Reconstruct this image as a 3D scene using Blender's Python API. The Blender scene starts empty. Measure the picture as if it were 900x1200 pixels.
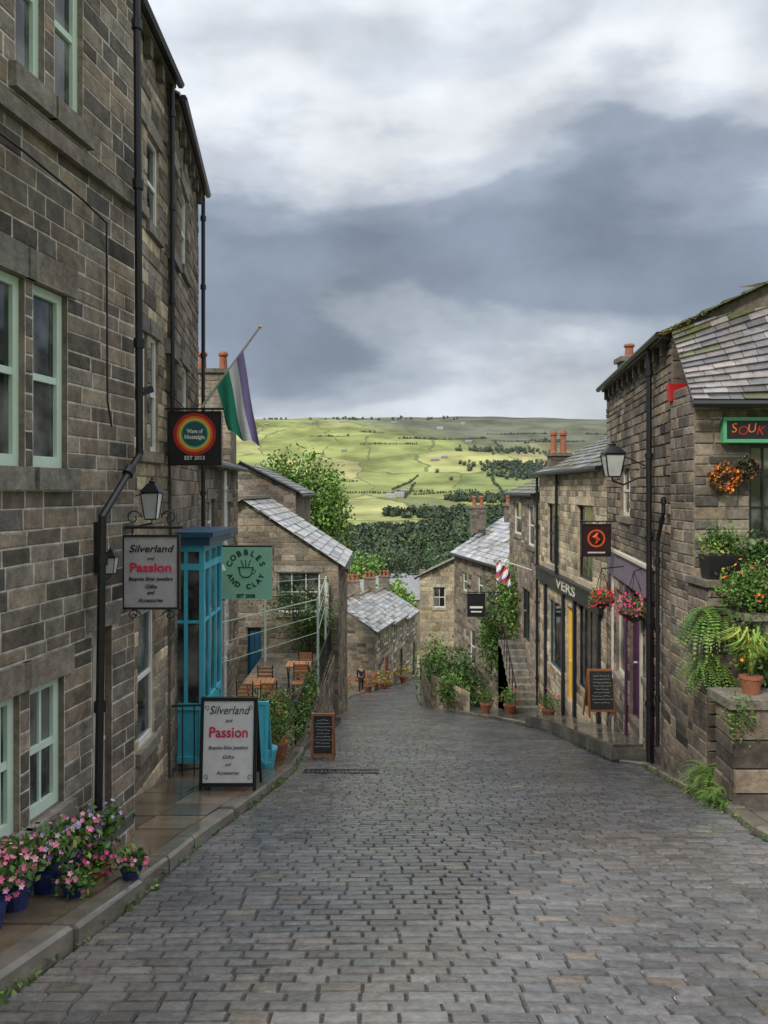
import bpy, math, random
from mathutils import Vector as V, noise as MN
random.seed(7)
R=random.random
def U(a,b): return random.uniform(a,b)
C=bpy.context.scene.collection
F0=900.0; HX=450.0; HY=574.0
def W(px,py,Y): return V(((px-HX)/F0*Y, Y, (HY-py)/F0*Y))
def lerp(tab,y):
    if y<=tab[0][0]: return tab[0][1]
    for (a,b),(c,d) in zip(tab,tab[1:]):
        if y<=c: return b+(d-b)*(y-a)/(c-a)
    return tab[-1][1]
RD=[(-60,12.2),(48,-12.64),(54,-13.7),(62,-14.9),(75,-16.6),(100,-19)]
def road(y): return lerp(RD,y)
LE=[(-3,-2.1),(1,-1.98),(3.65,-1.83),(5,-1.7),(7.05,-1.64),(9,-1.5),(11.6,-1.36),(14.5,-1.5),(18.2,-1.3),(22,-1.25),(26.7,-1.5),(33,-1.8),(40,-1.7),(46,-1.1),(50,-0.2),(56,1.6),(62,3.6),(70,6.5)]
RE=[(-3,2.9),(2,3.15),(7,3.5),(8.3,3.76),(10,3.9),(12.4,4.15),(12.8,3.8),(14.5,3.87),(19,4.0),(22.5,3.5),(25.2,2.7),(28.3,2.0),(32,1.5),(42,1.75),(48,2.9),(56,5.4),(62,8),(70,11)]
def le(y): return lerp(LE,y)
def re_(y): return lerp(RE,y)

# ---------------------------------------------------------------- mesh builder
def off(parent):
    o=V((0,0,0)); p=parent
    while p: o+=p.location; p=p.parent
    return o
class MB:
    def __init__(s): s.v=[]; s.f=[]; s.c=[]
    def add(s,vs,fs,col=(.5,.5,.5)):
        b=len(s.v); s.v+= [V(x) for x in vs]
        for f in fs: s.f.append([b+i for i in f]); s.c.append(col)
    def face(s,pts,col=(.5,.5,.5)): s.add(pts,[list(range(len(pts)))],col)
    def hexa(s,p,col=(.5,.5,.5)): # p: 4 bottom, 4 top
        s.add(p,[(3,2,1,0),(4,5,6,7),(0,1,5,4),(1,2,6,5),(2,3,7,6),(3,0,4,7)],col)
    def box(s,lo,hi,col=(.5,.5,.5)):
        x0,y0,z0=lo; x1,y1,z1=hi
        s.hexa([(x0,y0,z0),(x1,y0,z0),(x1,y1,z0),(x0,y1,z0),(x0,y0,z1),(x1,y0,z1),(x1,y1,z1),(x0,y1,z1)],col)
    def bar(s,p0,p1,w,h,col=(.5,.5,.5),up=V((0,0,1))):
        p0=V(p0);p1=V(p1); d=(p1-p0).normalized()
        if abs(d.dot(up))>.98: up=V((0,1,0)) if abs(d.y)<.9 else V((1,0,0))
        a=d.cross(up).normalized()*w/2; b=a.cross(d).normalized()*h/2
        s.hexa([p0-a-b,p0+a-b,p0+a+b,p0-a+b,p1-a-b,p1+a-b,p1+a+b,p1-a+b],col)
    def tube(s,pts,r,n=8,col=(.5,.5,.5),caps=True):
        pts=[V(p) for p in pts]; rs=r if isinstance(r,(list,tuple)) else [r]*len(pts)
        rings=[]; a=None
        for i,p in enumerate(pts):
            d=(pts[min(i+1,len(pts)-1)]-pts[max(i-1,0)]).normalized()
            if a is None:
                a=d.cross(V((0,0,1)) if abs(d.z)<.9 else V((0,1,0))).normalized()
            a=(a-d*a.dot(d)).normalized(); b=d.cross(a)
            rings.append([p+(a*math.cos(t)+b*math.sin(t))*rs[i] for t in [2*math.pi*k/n for k in range(n)]])
        vs=[v for rg in rings for v in rg]; fs=[]
        for i in range(len(pts)-1):
            for k in range(n): fs.append((i*n+k,i*n+(k+1)%n,(i+1)*n+(k+1)%n,(i+1)*n+k))
        if caps: fs.append(tuple(range(n))[::-1]); fs.append(tuple((len(pts)-1)*n+k for k in range(n)))
        s.add(vs,fs,col)
    def lathe(s,c,prof,n=14,col=(.5,.5,.5)):
        s.tube([V(c)+V((0,0,z)) for r,z in prof],[r for r,z in prof],n,col)
    def leaf(s,p,sz,col,flat=0):
        d=V((U(-1,1),U(-1,1),U(-1,1)*(1-flat)))
        if d.length<.1: d=V((1,0,0))
        d.normalize(); e=d.cross(V((U(-1,1),U(-1,1),U(-1,1)))).normalized()
        a=d*sz*.5; b=e*sz*.28
        s.add([p-a,p+b,p+a,p-b],[(0,1,2,3)],col)
    def ico(s,c,r,col):
        t=(1+5**.5)/2
        vs=[(-1,t,0),(1,t,0),(-1,-t,0),(1,-t,0),(0,-1,t),(0,1,t),(0,-1,-t),(0,1,-t),(t,0,-1),(t,0,1),(-t,0,-1),(-t,0,1)]
        fs=[(0,11,5),(0,5,1),(0,1,7),(0,7,10),(0,10,11),(1,5,9),(5,11,4),(11,10,2),(10,7,6),(7,1,8),(3,9,4),(3,4,2),(3,2,6),(3,6,8),(3,8,9),(4,9,5),(2,4,11),(6,2,10),(8,6,7),(9,8,1)]
        s.add([V(c)+V((v[0]*r[0],v[1]*r[1],v[2]*r[2]))/1.9*U(.85,1.1) for v in vs],fs,col)
    def build(s,name,mat,parent=None,smooth=False):
        if not s.v: s.face([(0,0,0),(0,0,.001),(0,.001,0)])
        me=bpy.data.meshes.new(name)
        if parent: o=off(parent)
        else:
            xs=[v.x for v in s.v]; ys=[v.y for v in s.v]; zs=[v.z for v in s.v]
            o=V(((min(xs)+max(xs))/2,(min(ys)+max(ys))/2,min(zs)))
            if len(s.v)>60000: o=V((0,0,0))
        me.from_pydata([v-o for v in s.v],[],s.f)
        ca=me.color_attributes.new('Col','FLOAT_COLOR','CORNER')
        buf=[]
        for f,c in zip(s.f,s.c): buf+= [c[0],c[1],c[2],1.0]*len(f)
        ca.data.foreach_set('color',buf)
        if smooth: me.polygons.foreach_set('use_smooth',[True]*len(me.polygons))
        me.materials.append(M[mat] if isinstance(mat,str) else mat); me.update()
        ob=bpy.data.objects.new(name,me); C.objects.link(ob)
        if parent: ob.parent=parent
        else: ob.location=o
        return ob
def tag(o,label,cat=None,group=None,kind=None):
    if label: o['label']=label
    if cat: o['category']=cat
    if group: o['group']=group
    if kind: o['kind']=kind
    return o
def thing(name,label,cat,loc,group=None):
    o=bpy.data.objects.new(name,None); C.objects.link(o); o.location=V(loc); o.empty_display_size=.2
    return tag(o,label,cat,group)

# ---------------------------------------------------------------- materials
M={}
def mk(name,col=None,rough=.7,metal=0,nscale=6,namp=.35,bump=.2,bscale=40,attr=False,spec=.5,rvar=0,emit=None,trans=0,bdist=.01,big=0):
    m=bpy.data.materials.new(name); m.use_nodes=True; nt=m.node_tree; N=nt.nodes; L=nt.links
    b=N['Principled BSDF']
    b.inputs['Roughness'].default_value=rough; b.inputs['Metallic'].default_value=metal
    b.inputs['Specular IOR Level'].default_value=spec
    if attr:
        a=N.new('ShaderNodeAttribute'); a.attribute_name='Col'; csock=a.outputs['Color']
    else:
        a=N.new('ShaderNodeRGB'); a.outputs[0].default_value=(*col,1); csock=a.outputs[0]
    n=N.new('ShaderNodeTexNoise'); n.inputs['Scale'].default_value=nscale; n.inputs['Detail'].default_value=8; n.inputs['Roughness'].default_value=.65
    geo=N.new('ShaderNodeNewGeometry')
    L.new(geo.outputs['Position'],n.inputs['Vector'])
    mr=N.new('ShaderNodeMapRange'); mr.inputs[1].default_value=.3; mr.inputs[2].default_value=.7; mr.inputs[3].default_value=1-namp; mr.inputs[4].default_value=1+namp
    L.new(n.outputs['Fac'],mr.inputs[0]); fac=mr.outputs[0]
    if big:
        nb=N.new('ShaderNodeTexNoise'); nb.inputs['Scale'].default_value=.8; nb.inputs['Detail'].default_value=6; L.new(geo.outputs['Position'],nb.inputs['Vector'])
        mb_=N.new('ShaderNodeMapRange'); mb_.inputs[1].default_value=.35; mb_.inputs[2].default_value=.65; mb_.inputs[3].default_value=1-big; mb_.inputs[4].default_value=1+big*.7; L.new(nb.outputs['Fac'],mb_.inputs[0])
        mm=N.new('ShaderNodeMath'); mm.operation='MULTIPLY'; L.new(fac,mm.inputs[0]); L.new(mb_.outputs[0],mm.inputs[1]); fac=mm.outputs[0]
    mx=N.new('ShaderNodeVectorMath'); mx.operation='SCALE'; L.new(csock,mx.inputs[0]); L.new(fac,mx.inputs['Scale'])
    L.new(mx.outputs[0],b.inputs['Base Color'])
    if bump:
        n2=N.new('ShaderNodeTexNoise'); n2.inputs['Scale'].default_value=bscale; n2.inputs['Detail'].default_value=6; n2.inputs['Roughness'].default_value=.6
        L.new(geo.outputs['Position'],n2.inputs['Vector'])
        bp=N.new('ShaderNodeBump'); bp.inputs['Strength'].default_value=bump; bp.inputs['Distance'].default_value=bdist
        L.new(n2.outputs['Fac'],bp.inputs['Height']); L.new(bp.outputs[0],b.inputs['Normal'])
    if rvar:
        n3=N.new('ShaderNodeTexNoise'); n3.inputs['Scale'].default_value=.9; n3.inputs['Detail'].default_value=5
        L.new(geo.outputs['Position'],n3.inputs['Vector'])
        m3=N.new('ShaderNodeMapRange'); m3.inputs[1].default_value=.35; m3.inputs[2].default_value=.65; m3.inputs[3].default_value=rough-rvar; m3.inputs[4].default_value=rough+rvar
        L.new(n3.outputs['Fac'],m3.inputs[0]); L.new(m3.outputs[0],b.inputs['Roughness'])
    if emit:
        b.inputs['Emission Color'].default_value=(*emit[:3],1); b.inputs['Emission Strength'].default_value=emit[3]
    M[name]=m; return m
mk('stone',attr=True,rough=.85,nscale=9,namp=.42,bump=.85,bscale=22,bdist=.015,spec=.3,big=.34)
mk('slate',attr=True,rough=.33,nscale=7,namp=.35,bump=.4,bscale=30,rvar=.1,spec=.7)
mk('setts',attr=True,rough=.23,nscale=18,namp=.3,bump=.6,bscale=30,rvar=.11,bdist=.008,spec=.95,big=.2)
mk('flag',attr=True,rough=.14,nscale=2.5,namp=.4,bump=.25,bscale=12,rvar=.11,bdist=.008,spec=.9)
mk('bed',(.035,.033,.03),.3,nscale=5,bump=.5)
mk('ironblack',(.012,.012,.014),.35,namp=.2,bump=.1)
mk('blackpaint',(.015,.016,.018),.4,namp=.2,bump=.05)
mk('sage',(.6,.74,.62),.45,namp=.08,bump=.08,nscale=3)
mk('sagedark',(.42,.55,.45),.45,namp=.12,bump=.08,nscale=3)
mk('white',(.76,.76,.72),.45,namp=.1,bump=.05)
mk('cream',(.62,.58,.48),.5,namp=.12,bump=.05)
mk('bluepaint',(.08,.5,.64),.4,namp=.12,bump=.08)
mk('bluedark',(.02,.09,.16),.35,namp=.2,bump=.05)
mk('navy',(.012,.016,.03),.35,namp=.2)
mk('purple',(.07,.02,.07),.45,namp=.2)
mk('lilac',(.2,.155,.22),.5,namp=.2)
mk('yellow',(.75,.48,.05),.5,namp=.1)
mk('greensign',(.33,.66,.47),.5,namp=.06,bump=.05)
mk('darkgreen',(.01,.06,.035),.5)
mk('maroon',(.03,.012,.014),.45,namp=.2)
mk('red',(.5,.02,.02),.5,namp=.1); mk('pinktext',(.65,.02,.09),.5,namp=.05); mk('orange',(.8,.18,.02),.5,namp=.1); mk('redorange',(.7,.1,.02),.5,namp=.1)
mk('ringyellow',(.75,.55,.1),.5,namp=.05); mk('ringgreen',(.1,.4,.2),.5,namp=.05); mk('teal',(.02,.1,.1),.5,namp=.05)
mk('signface',(.72,.72,.7),.45,namp=.08,nscale=12,bump=.05)
mk('signface_shade',(.4,.375,.39),.5,namp=.15,nscale=12,bump=.05)  # white sign face with its shade painted in as grey
mk('chalk',(.028,.03,.032),.8,namp=.35,nscale=10)
mk('wood',(.33,.13,.05),.5,namp=.3,nscale=20); mk('woodchair',(.55,.23,.09),.5,namp=.25,nscale=20)
mk('terracotta',(.3,.11,.06),.8,namp=.25); mk('bluepot',(.02,.035,.13),.2,namp=.3)
mk('leaf',attr=True,rough=.5,nscale=3,namp=.25,bump=0,spec=.35)
mk('petal',attr=True,rough=.6,nscale=30,namp=.15,bump=0)
mk('bark',(.09,.065,.045),.9,bump=.8)
mk('cloth',attr=True,rough=.8,nscale=5,namp=.08,bump=0)
mk('skin',(.5,.3,.22),.6,namp=.05,bump=0); mk('darkcloth',(.015,.017,.025),.85,bump=0); mk('hair',(.04,.025,.015),.7)
mk('render',(.42,.39,.33),.9,namp=.2)
mk('lampglass',(.55,.58,.55),.15,namp=.2,bump=0)
def glassmat(name,dark,light,sc):
    m=bpy.data.materials.new(name); m.use_nodes=True; N=m.node_tree.nodes; L=m.node_tree.links; b=N['Principled BSDF']
    g=N.new('ShaderNodeNewGeometry'); n=N.new('ShaderNodeTexNoise'); n.inputs['Scale'].default_value=sc; n.inputs['Detail'].default_value=3
    L.new(g.outputs['Position'],n.inputs['Vector'])
    r=N.new('ShaderNodeValToRGB'); r.color_ramp.elements[0].position=.45; r.color_ramp.elements[1].position=.65
    r.color_ramp.elements[0].color=(*dark,1); r.color_ramp.elements[1].color=(*light,1)
    L.new(n.outputs['Fac'],r.inputs[0]); L.new(r.outputs[0],b.inputs['Base Color'])
    b.inputs['Roughness'].default_value=.06; b.inputs['Specular IOR Level'].default_value=.9
    n2=N.new('ShaderNodeTexNoise'); n2.inputs['Scale'].default_value=3; L.new(g.outputs['Position'],n2.inputs['Vector'])
    bp=N.new('ShaderNodeBump'); bp.inputs['Strength'].default_value=.12; bp.inputs['Distance'].default_value=.02; L.new(n2.outputs['Fac'],bp.inputs['Height']); L.new(bp.outputs[0],b.inputs['Normal'])
    M[name]=m
glassmat('glass',(.015,.018,.022),(.17,.18,.17),2.2)
glassmat('glassdark',(.008,.01,.014),(.05,.055,.06),3)
def groundmat():
    m=bpy.data.materials.new('ground'); m.use_nodes=True; N=m.node_tree.nodes; L=m.node_tree.links; b=N['Principled BSDF']
    b.inputs['Roughness'].default_value=.95; b.inputs['Specular IOR Level'].default_value=.1
    g=N.new('ShaderNodeNewGeometry')
    nz=N.new('ShaderNodeTexNoise'); nz.inputs['Scale'].default_value=.005; nz.inputs['Detail'].default_value=3; L.new(g.outputs['Position'],nz.inputs['Vector'])
    ad=N.new('ShaderNodeVectorMath'); ad.operation='MULTIPLY_ADD'; L.new(nz.outputs['Color'],ad.inputs[0]); ad.inputs[1].default_value=(140,260,0); L.new(g.outputs['Position'],ad.inputs[2])
    mp=N.new('ShaderNodeMapping'); mp.inputs['Scale'].default_value=(.0046,.003,0); L.new(ad.outputs[0],mp.inputs['Vector'])
    def vor(f):
        v=N.new('ShaderNodeTexVoronoi'); v.feature=f; v.inputs['Scale'].default_value=1; v.inputs['Randomness'].default_value=.8; L.new(mp.outputs[0],v.inputs['Vector']); return v
    v1=vor('F1'); v2=vor('DISTANCE_TO_EDGE')
    sep=N.new('ShaderNodeSeparateColor'); L.new(v1.outputs['Color'],sep.inputs[0])
    r=N.new('ShaderNodeValToRGB'); cr=r.color_ramp; cr.interpolation='CONSTANT'
    cols=[(0,(.25,.28,.1)),(.22,(.33,.335,.14)),(.42,(.19,.225,.09)),(.55,(.36,.345,.16)),(.68,(.24,.27,.1)),(.82,(.29,.31,.12)),(.93,(.17,.185,.09))]  # field colours muted to paint in distance haze
    cr.elements[0].position=0; cr.elements[0].color=(*cols[0][1],1); cr.elements[1].position=cols[1][0]; cr.elements[1].color=(*cols[1][1],1)
    for p,c in cols[2:]:
        e=cr.elements.new(p); e.color=(*c,1)
    L.new(sep.outputs[0],r.inputs[0])
    n2=N.new('ShaderNodeTexNoise'); n2.inputs['Scale'].default_value=.007; n2.inputs['Detail'].default_value=9; n2.inputs['Roughness'].default_value=.6; L.new(g.outputs['Position'],n2.inputs['Vector'])
    mr=N.new('ShaderNodeMapRange'); mr.inputs[1].default_value=.35; mr.inputs[2].default_value=.65; mr.inputs[3].default_value=.55; mr.inputs[4].default_value=1.3; L.new(n2.outputs['Fac'],mr.inputs[0])  # noise paints sunlit and duller patches into the land colours
    sc=N.new('ShaderNodeVectorMath'); sc.operation='SCALE'; L.new(r.outputs[0],sc.inputs[0]); L.new(mr.outputs[0],sc.inputs['Scale'])
    lt=N.new('ShaderNodeMath'); lt.operation='LESS_THAN'; lt.inputs[1].default_value=.011; L.new(v2.outputs['Distance'],lt.inputs[0])
    lt2=N.new('ShaderNodeMath'); lt2.operation='MULTIPLY'; lt2.inputs[1].default_value=.7; L.new(lt.outputs[0],lt2.inputs[0])
    mx=N.new('ShaderNodeMix'); mx.data_type='RGBA'; L.new(lt2.outputs[0],mx.inputs['Factor']); L.new(sc.outputs[0],mx.inputs['A']); mx.inputs['B'].default_value=(.09,.11,.06,1)
    sx=N.new('ShaderNodeSeparateXYZ'); L.new(g.outputs['Position'],sx.inputs[0])
    a1=N.new('ShaderNodeMath'); a1.operation='MULTIPLY_ADD'; L.new(sx.outputs['X'],a1.inputs[0]); a1.inputs[1].default_value=.22; L.new(sx.outputs['Z'],a1.inputs[2])
    a2=N.new('ShaderNodeMath'); a2.operation='MULTIPLY_ADD'; L.new(nz.outputs['Fac'],a2.inputs[0]); a2.inputs[1].default_value=150; L.new(a1.outputs[0],a2.inputs[2])
    m2=N.new('ShaderNodeMapRange'); m2.inputs[1].default_value=240; m2.inputs[2].default_value=330; L.new(a2.outputs[0],m2.inputs[0])
    mm=N.new('ShaderNodeVectorMath'); mm.operation='SCALE'; mm.inputs[0].default_value=(.12,.13,.095); L.new(mr.outputs[0],mm.inputs['Scale'])
    mx2=N.new('ShaderNodeMix'); mx2.data_type='RGBA'; L.new(m2.outputs[0],mx2.inputs['Factor']); L.new(mx.outputs['Result'],mx2.inputs['A']); L.new(mm.outputs[0],mx2.inputs['B'])
    L.new(mx2.outputs['Result'],b.inputs['Base Color'])
    M['ground']=m
groundmat()

# ---------------------------------------------------------------- terrain
HT=[(-60,11.8),(48,-13.0),(54,-14.1),(62,-15.3),(75,-17),(100,-19.5),(150,-24),(200,-32),(350,-60),(500,-78),(700,-82),(1000,-65),(1300,-36),(1700,8),(2200,105),(2800,252),(3100,286),(3500,280),(5000,200)]
def H(x,y):
    z=lerp(HT,y)
    if y>150:
        k=min(1,(y-150)/900)
        z+=k*(16*MN.noise(V((x/420,y/420,0)))+5*MN.noise(V((x/120,y/120,3))))
        z+=k*min(0,-(abs(x)-900)*.05) if abs(x)>900 else 0
    return z
def mkground():
    ys=[-60+i*3 for i in range(37)]+[51,54,58,62,68,75,85,100,120,150]
    y=150
    while y<5000: y*=1.035; ys.append(y)
    base=[-1,-.8,-.62,-.5,-.4]+[-.34+i*.0125 for i in range(70)]+[.56,.7,.85,1]
    mb=MB(); nx=len(base)
    vs=[]
    for y in ys:
        w=60+max(0,y)*1.1
        for b in base: vs.append((b*w,y,H(b*w,y)))
    fs=[(j*nx+i,j*nx+i+1,(j+1)*nx+i+1,(j+1)*nx+i) for j in range(len(ys)-1) for i in range(nx-1)]
    mb.add(vs,fs,(.3,.3,.1)); o=mb.build('ground','ground',smooth=True); tag(o,'green valley hillside with fields rising to the far ridge','ground',kind='structure')
mkground()

# ---------------------------------------------------------------- road
def bow2(x,y):
    return .012*MN.noise(V((x*.8,y*.5,5)))
def mkroad():
    mb=MB(); y=1.0
    while y<68:
        dy=U(.1,.118) if y<16 else (.125 if y<30 else .16)
        xa,xb=le(y)+.01,re_(y)-.01; x=xa+U(-.1,0)
        bow=lambda x:.02*math.sin((x-xa)*.7+1)+.012*MN.noise(V((x*.9,y*.4,0)))
        rowt=U(.93,1.07)
        while x<xb:
            w=U(.13,.25); x0=max(x,xa); x1=min(x+w,xb)
            if x1-x0>.05:
                g=.0045; q=.008
                o=[(x0+g,y+g),(x1-g,y+g),(x1-g,y+dy-g),(x0+g,y+dy-g)]
                i_=[(x0+g+q,y+g+q),(x1-g-q,y+g+q),(x1-g-q,y+dy-g-q),(x0+g+q,y+dy-g-q)]
                h=U(-.0025,.0025); tx=U(-.02,.02); ty=U(-.03,.03); cx=(x0+x1)/2; cy=y+dy/2
                def z(p,d): return road(p[1])+bow2(p[0],p[1])+d+h+tx*(p[0]-cx)+ty*(p[1]-cy)
                def sh(p): return (p[0]+U(-.003,.003),p[1]+bow(p[0])+U(-.0015,.0015))
                vs=[]
                for p,d in [(p,-.02) for p in o]+[(p,0) for p in i_]:
                    s_=sh(p); vs.append((s_[0],s_[1],z(s_,d)))
                c=sh((cx,cy)); vs.append((c[0],c[1],z(c,.0025)))
                t=U(.74,1.26)*rowt; k=U(-.006,.01); b_=max(0,MN.noise(V((cx*.5,cy*.35,2))))*.06
                col=((.158+b_*.5)*t+k,(.157+b_*.12)*t,(.16-b_*.35)*t-k*.5)
                if R()<.04: col=(.2*t,.175*t,.145*t)
                mb.add(vs,[(0,1,5,4),(1,2,6,5),(2,3,7,6),(3,0,4,7),(4,5,8),(5,6,8),(6,7,8),(7,4,8)],col)
            x+=w
        y+=dy
    o=mb.build('road','setts'); tag(o,'steep wet cobbled street of dark stone setts running downhill','road',kind='structure')
    mb=MB()
    ys=[1+i*.5 for i in range(135)]
    for a,b in zip(ys,ys[1:]):
        mb.face([(le(a)-.3,a,road(a)-.017),(re_(a)+.3,a,road(a)-.017),(re_(b)+.3,b,road(b)-.017),(le(b)-.3,b,road(b)-.017)])
    o=mb.build('road_bed','bed'); tag(o,'dark wet joints between the cobbles','road',kind='structure')
mkroad()
def flags(name,label,xl,xr,y0,y1,zf,pal,w=.6,dl=(.5,.85),mat='flag'):
    mb=MB(); y=y0
    while y<y1:
        d=min(U(*dl),y1-y)
        if d<.1: break
        x0,x1=xl(y),xr(y); n=max(1,round((x1-x0)/w)); cuts=[0]+sorted([(i+U(-.2,.2))/n for i in range(1,n)])+[1]
        for a,b in zip(cuts,cuts[1:]):
            def P(t,yy,dz): return (xl(yy)+(xr(yy)-xl(yy))*t,yy,zf(yy)+dz)
            g=.006; h=U(-.004,.004); wa=xr(y)-xl(y); ga=g/max(wa,.1); t=U(.75,1.25); col=tuple(c*t for c in random.choice(pal))
            q=.008; qa=q/max(wa,.1)
            o=[P(a+ga,y+g,-.04),P(b-ga,y+g,-.04),P(b-ga,y+d-g,-.04),P(a+ga,y+d-g,-.04)]
            i_=[P(a+ga+qa,y+g+q,h),P(b-ga-qa,y+g+q,h+U(-.003,.003)),P(b-ga-qa,y+d-g-q,h),P(a+ga+qa,y+d-g-q,h)]
            mb.add(o+i_,[(0,1,5,4),(1,2,6,5),(2,3,7,6),(3,0,4,7),(4,5,6,7)],col)
        n2=max(1,int(d/.3))
        for k in range(n2):
            ya=y+d*k/n2; yb=y+d*(k+1)/n2
            mb.face([(xl(ya),ya,zf(ya)-.025),(xr(ya),ya,zf(ya)-.025),(xr(yb),yb,zf(yb)-.025),(xl(yb),yb,zf(yb)-.025)],(.03,.027,.022))
        y+=d
    o=mb.build(name,mat); tag(o,label,'pavement',kind='structure'); return o
def kerb(name,label,edge,y0,y1,side,h=.12,w=.16,pal=((.19,.168,.138),)):
    mb=MB(); y=y0
    while y<y1:
        d=min(U(.6,1.0),y1-y)
        if d<.1: break
        a=edge(y+.006); b=edge(y+d-.006); t=U(.75,1.2); col=tuple(c*t for c in random.choice(pal)); ya=y+.006; yb=y+d-.006
        j=U(-.012,.012); a+=j; b+=j+U(-.006,.006)
        x2a=a+side*w; x2b=b+side*w; q=.025*side
        hh=h+U(-.008,.008); za,zb=road(ya)+hh,road(yb)+hh
        mb.hexa([(a,ya,za-.5),(x2a,ya,za-.5),(x2b,yb,zb-.5),(b,yb,zb-.5),(a,ya,za-.025),(x2a,ya,za-.025),(x2b,yb,zb-.025),(b,yb,zb-.025)],col)
        mb.hexa([(a,ya,za-.024),(x2a,ya,za-.024),(x2b,yb,zb-.024),(b,yb,zb-.024),(a+q,ya+.01,za),(x2a,ya+.01,za),(x2b,yb-.01,zb),(b+q,yb-.01,zb)],col)
        y+=d
    o=mb.build(name,'flag'); tag(o,label,'kerb',kind='structure')
FX=[(-3,-3.6),(1,-3.1),(6.5,-2.25),(6.6,-2.85),(10.2,-2.95),(13.5,-3.35),(19,-3.7),(30,-3.7)]
brown=[(.19,.14,.09),(.155,.12,.08),(.22,.165,.11),(.135,.112,.085)]
greyf=[(.17,.155,.13),(.2,.185,.155),(.14,.13,.11)]
flags('pavement','wet brown flagstone pavement on the left of the street',lambda y:lerp(FX,y),lambda y:le(y)-.165,1,14.2,lambda y:road(y)+.115,brown)
kerb('kerb','worn stone kerb along the left pavement',le,1,14.3,-1)
flags('pavement','narrow stone verge at the foot of the far left houses',lambda y:le(y)-1.6,lambda y:le(y)-.14,23.6,48,lambda y:road(y)+.07,greyf)
kerb('kerb','low kerb by the far left houses',le,23,48,-1,h=.09)
flags('pavement','dark stone paving at the right edge of the street',lambda y:re_(y)+.17,lambda y:6.5,2,12.6,lambda y:road(y)+.06,greyf)
kerb('kerb','low kerb on the near right side of the street',re_,2,12.7,1,h=.07)
flags('pavement','raised flagstone platform in front of the right hand shops',lambda y:re_(y)+.02,lambda y:5.0,12.85,20.5,lambda y:road(y)+.3,greyf)
mb=MB(); y=12.84
while y<20.5:
    for r_ in range(2):
        t=U(.7,1.2)
        mb.hexa([(re_(y)+.0,y,road(y)-.2+r_*.24),(5,y,road(y)-.2+r_*.24),(5,min(20.5,y+.64),road(y+.64)-.2+r_*.24),(re_(y+.64),min(20.5,y+.64),road(y+.64)-.2+r_*.24),
                 (re_(y)+.01*r_,y,road(y)+.03+r_*.225),(5,y,road(y)+.03+r_*.225),(5,min(20.5,y+.64),road(y+.64)+.03+r_*.225),(re_(y+.64)+.01*r_,min(20.5,y+.64),road(y+.64)+.03+r_*.225)],(.17*t,.155*t,.13*t))
    y+=.65
tag(mb.build('platform_edge','stone'),'rough stone edge holding up the raised platform','kerb',kind='structure')
flags('pavement','sloping stone footway past the cafe shop front',lambda y:re_(y)+.16,lambda y:5.0,20.5,28,lambda y:road(y)+.1,greyf)
kerb('kerb','kerb curving in below the stone steps',re_,20.4,44,1,h=.11)
mb=MB()
ya=11.5
for i in range(17):
    x=-1.19+i*.066
    mb.hexa([(x,ya,road(ya)-.03),(x+.028,ya,road(ya)-.03),(x+.028,ya+.3,road(ya+.3)-.03),(x,ya+.3,road(ya+.3)-.03),(x,ya,road(ya)+.014),(x+.028,ya,road(ya)+.014),(x+.028,ya+.3,road(ya+.3)+.014),(x,ya+.3,road(ya+.3)+.014)])
for yy in (ya-.05,ya+.31): mb.hexa([(-1.22,yy,road(yy)-.03),(-.08,yy,road(yy)-.03),(-.08,yy+.04,road(yy+.04)-.03),(-1.22,yy+.04,road(yy+.04)-.03),(-1.22,yy,road(yy)+.016),(-.08,yy,road(yy)+.016),(-.08,yy+.04,road(yy+.04)+.016),(-1.22,yy+.04,road(yy+.04)+.016)])
tag(mb.build('drain_grate','ironblack'),'dark iron drain grating set in the cobbles near the left kerb','drain')

# ---------------------------------------------------------------- facades
class Fc:
    def __init__(s,A,B,sg=1):
        s.A=V((A[0],A[1],0)); s.B=V((B[0],B[1],0)); s.L=(s.B-s.A).length; s.d=(s.B-s.A)/s.L
        s.n=V((s.d.y,-s.d.x,0))*sg
    def P(s,u,z,o=0): p=s.A+s.d*u+s.n*o; return V((p.x,p.y,z))
    def u(s,px):
        k=(px-HX)/F0; return (k*s.A.y-s.A.x)/(s.d.x-k*s.d.y)
    def z(s,px,py): return (HY-py)/F0*(s.A.y+s.d.y*s.u(px))
    def op(s,px0,px1,pt,pb,**k):
        a,b=sorted((s.u(px0),s.u(px1))); c=(px0+px1)/2
        d=dict(u0=a,u1=b,z0=s.z(c,pb),z1=s.z(c,pt),lin=.2,sil=.14,jam=0.0); d.update(k); return d
    def opm(s,u0,u1,z0,z1,**k):
        d=dict(u0=u0,u1=u1,z0=z0,z1=z1,lin=.2,sil=.12,jam=0.0); d.update(k); return d
def fbox(mb,f,u0,u1,z0,z1,o0,o1,col=(.5,.5,.5)):
    P=f.P
    mb.hexa([P(u0,z0,o0),P(u1,z0,o0),P(u1,z0,o1),P(u0,z0,o1),P(u0,z1,o0),P(u1,z1,o0),P(u1,z1,o1),P(u0,z1,o1)],col)
def jit(c,a=.25):
    t=U(1-a,1+a); k=U(-.06,.06); return (c[0]*t*(1+k),c[1]*t,c[2]*t*(1-k))
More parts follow.
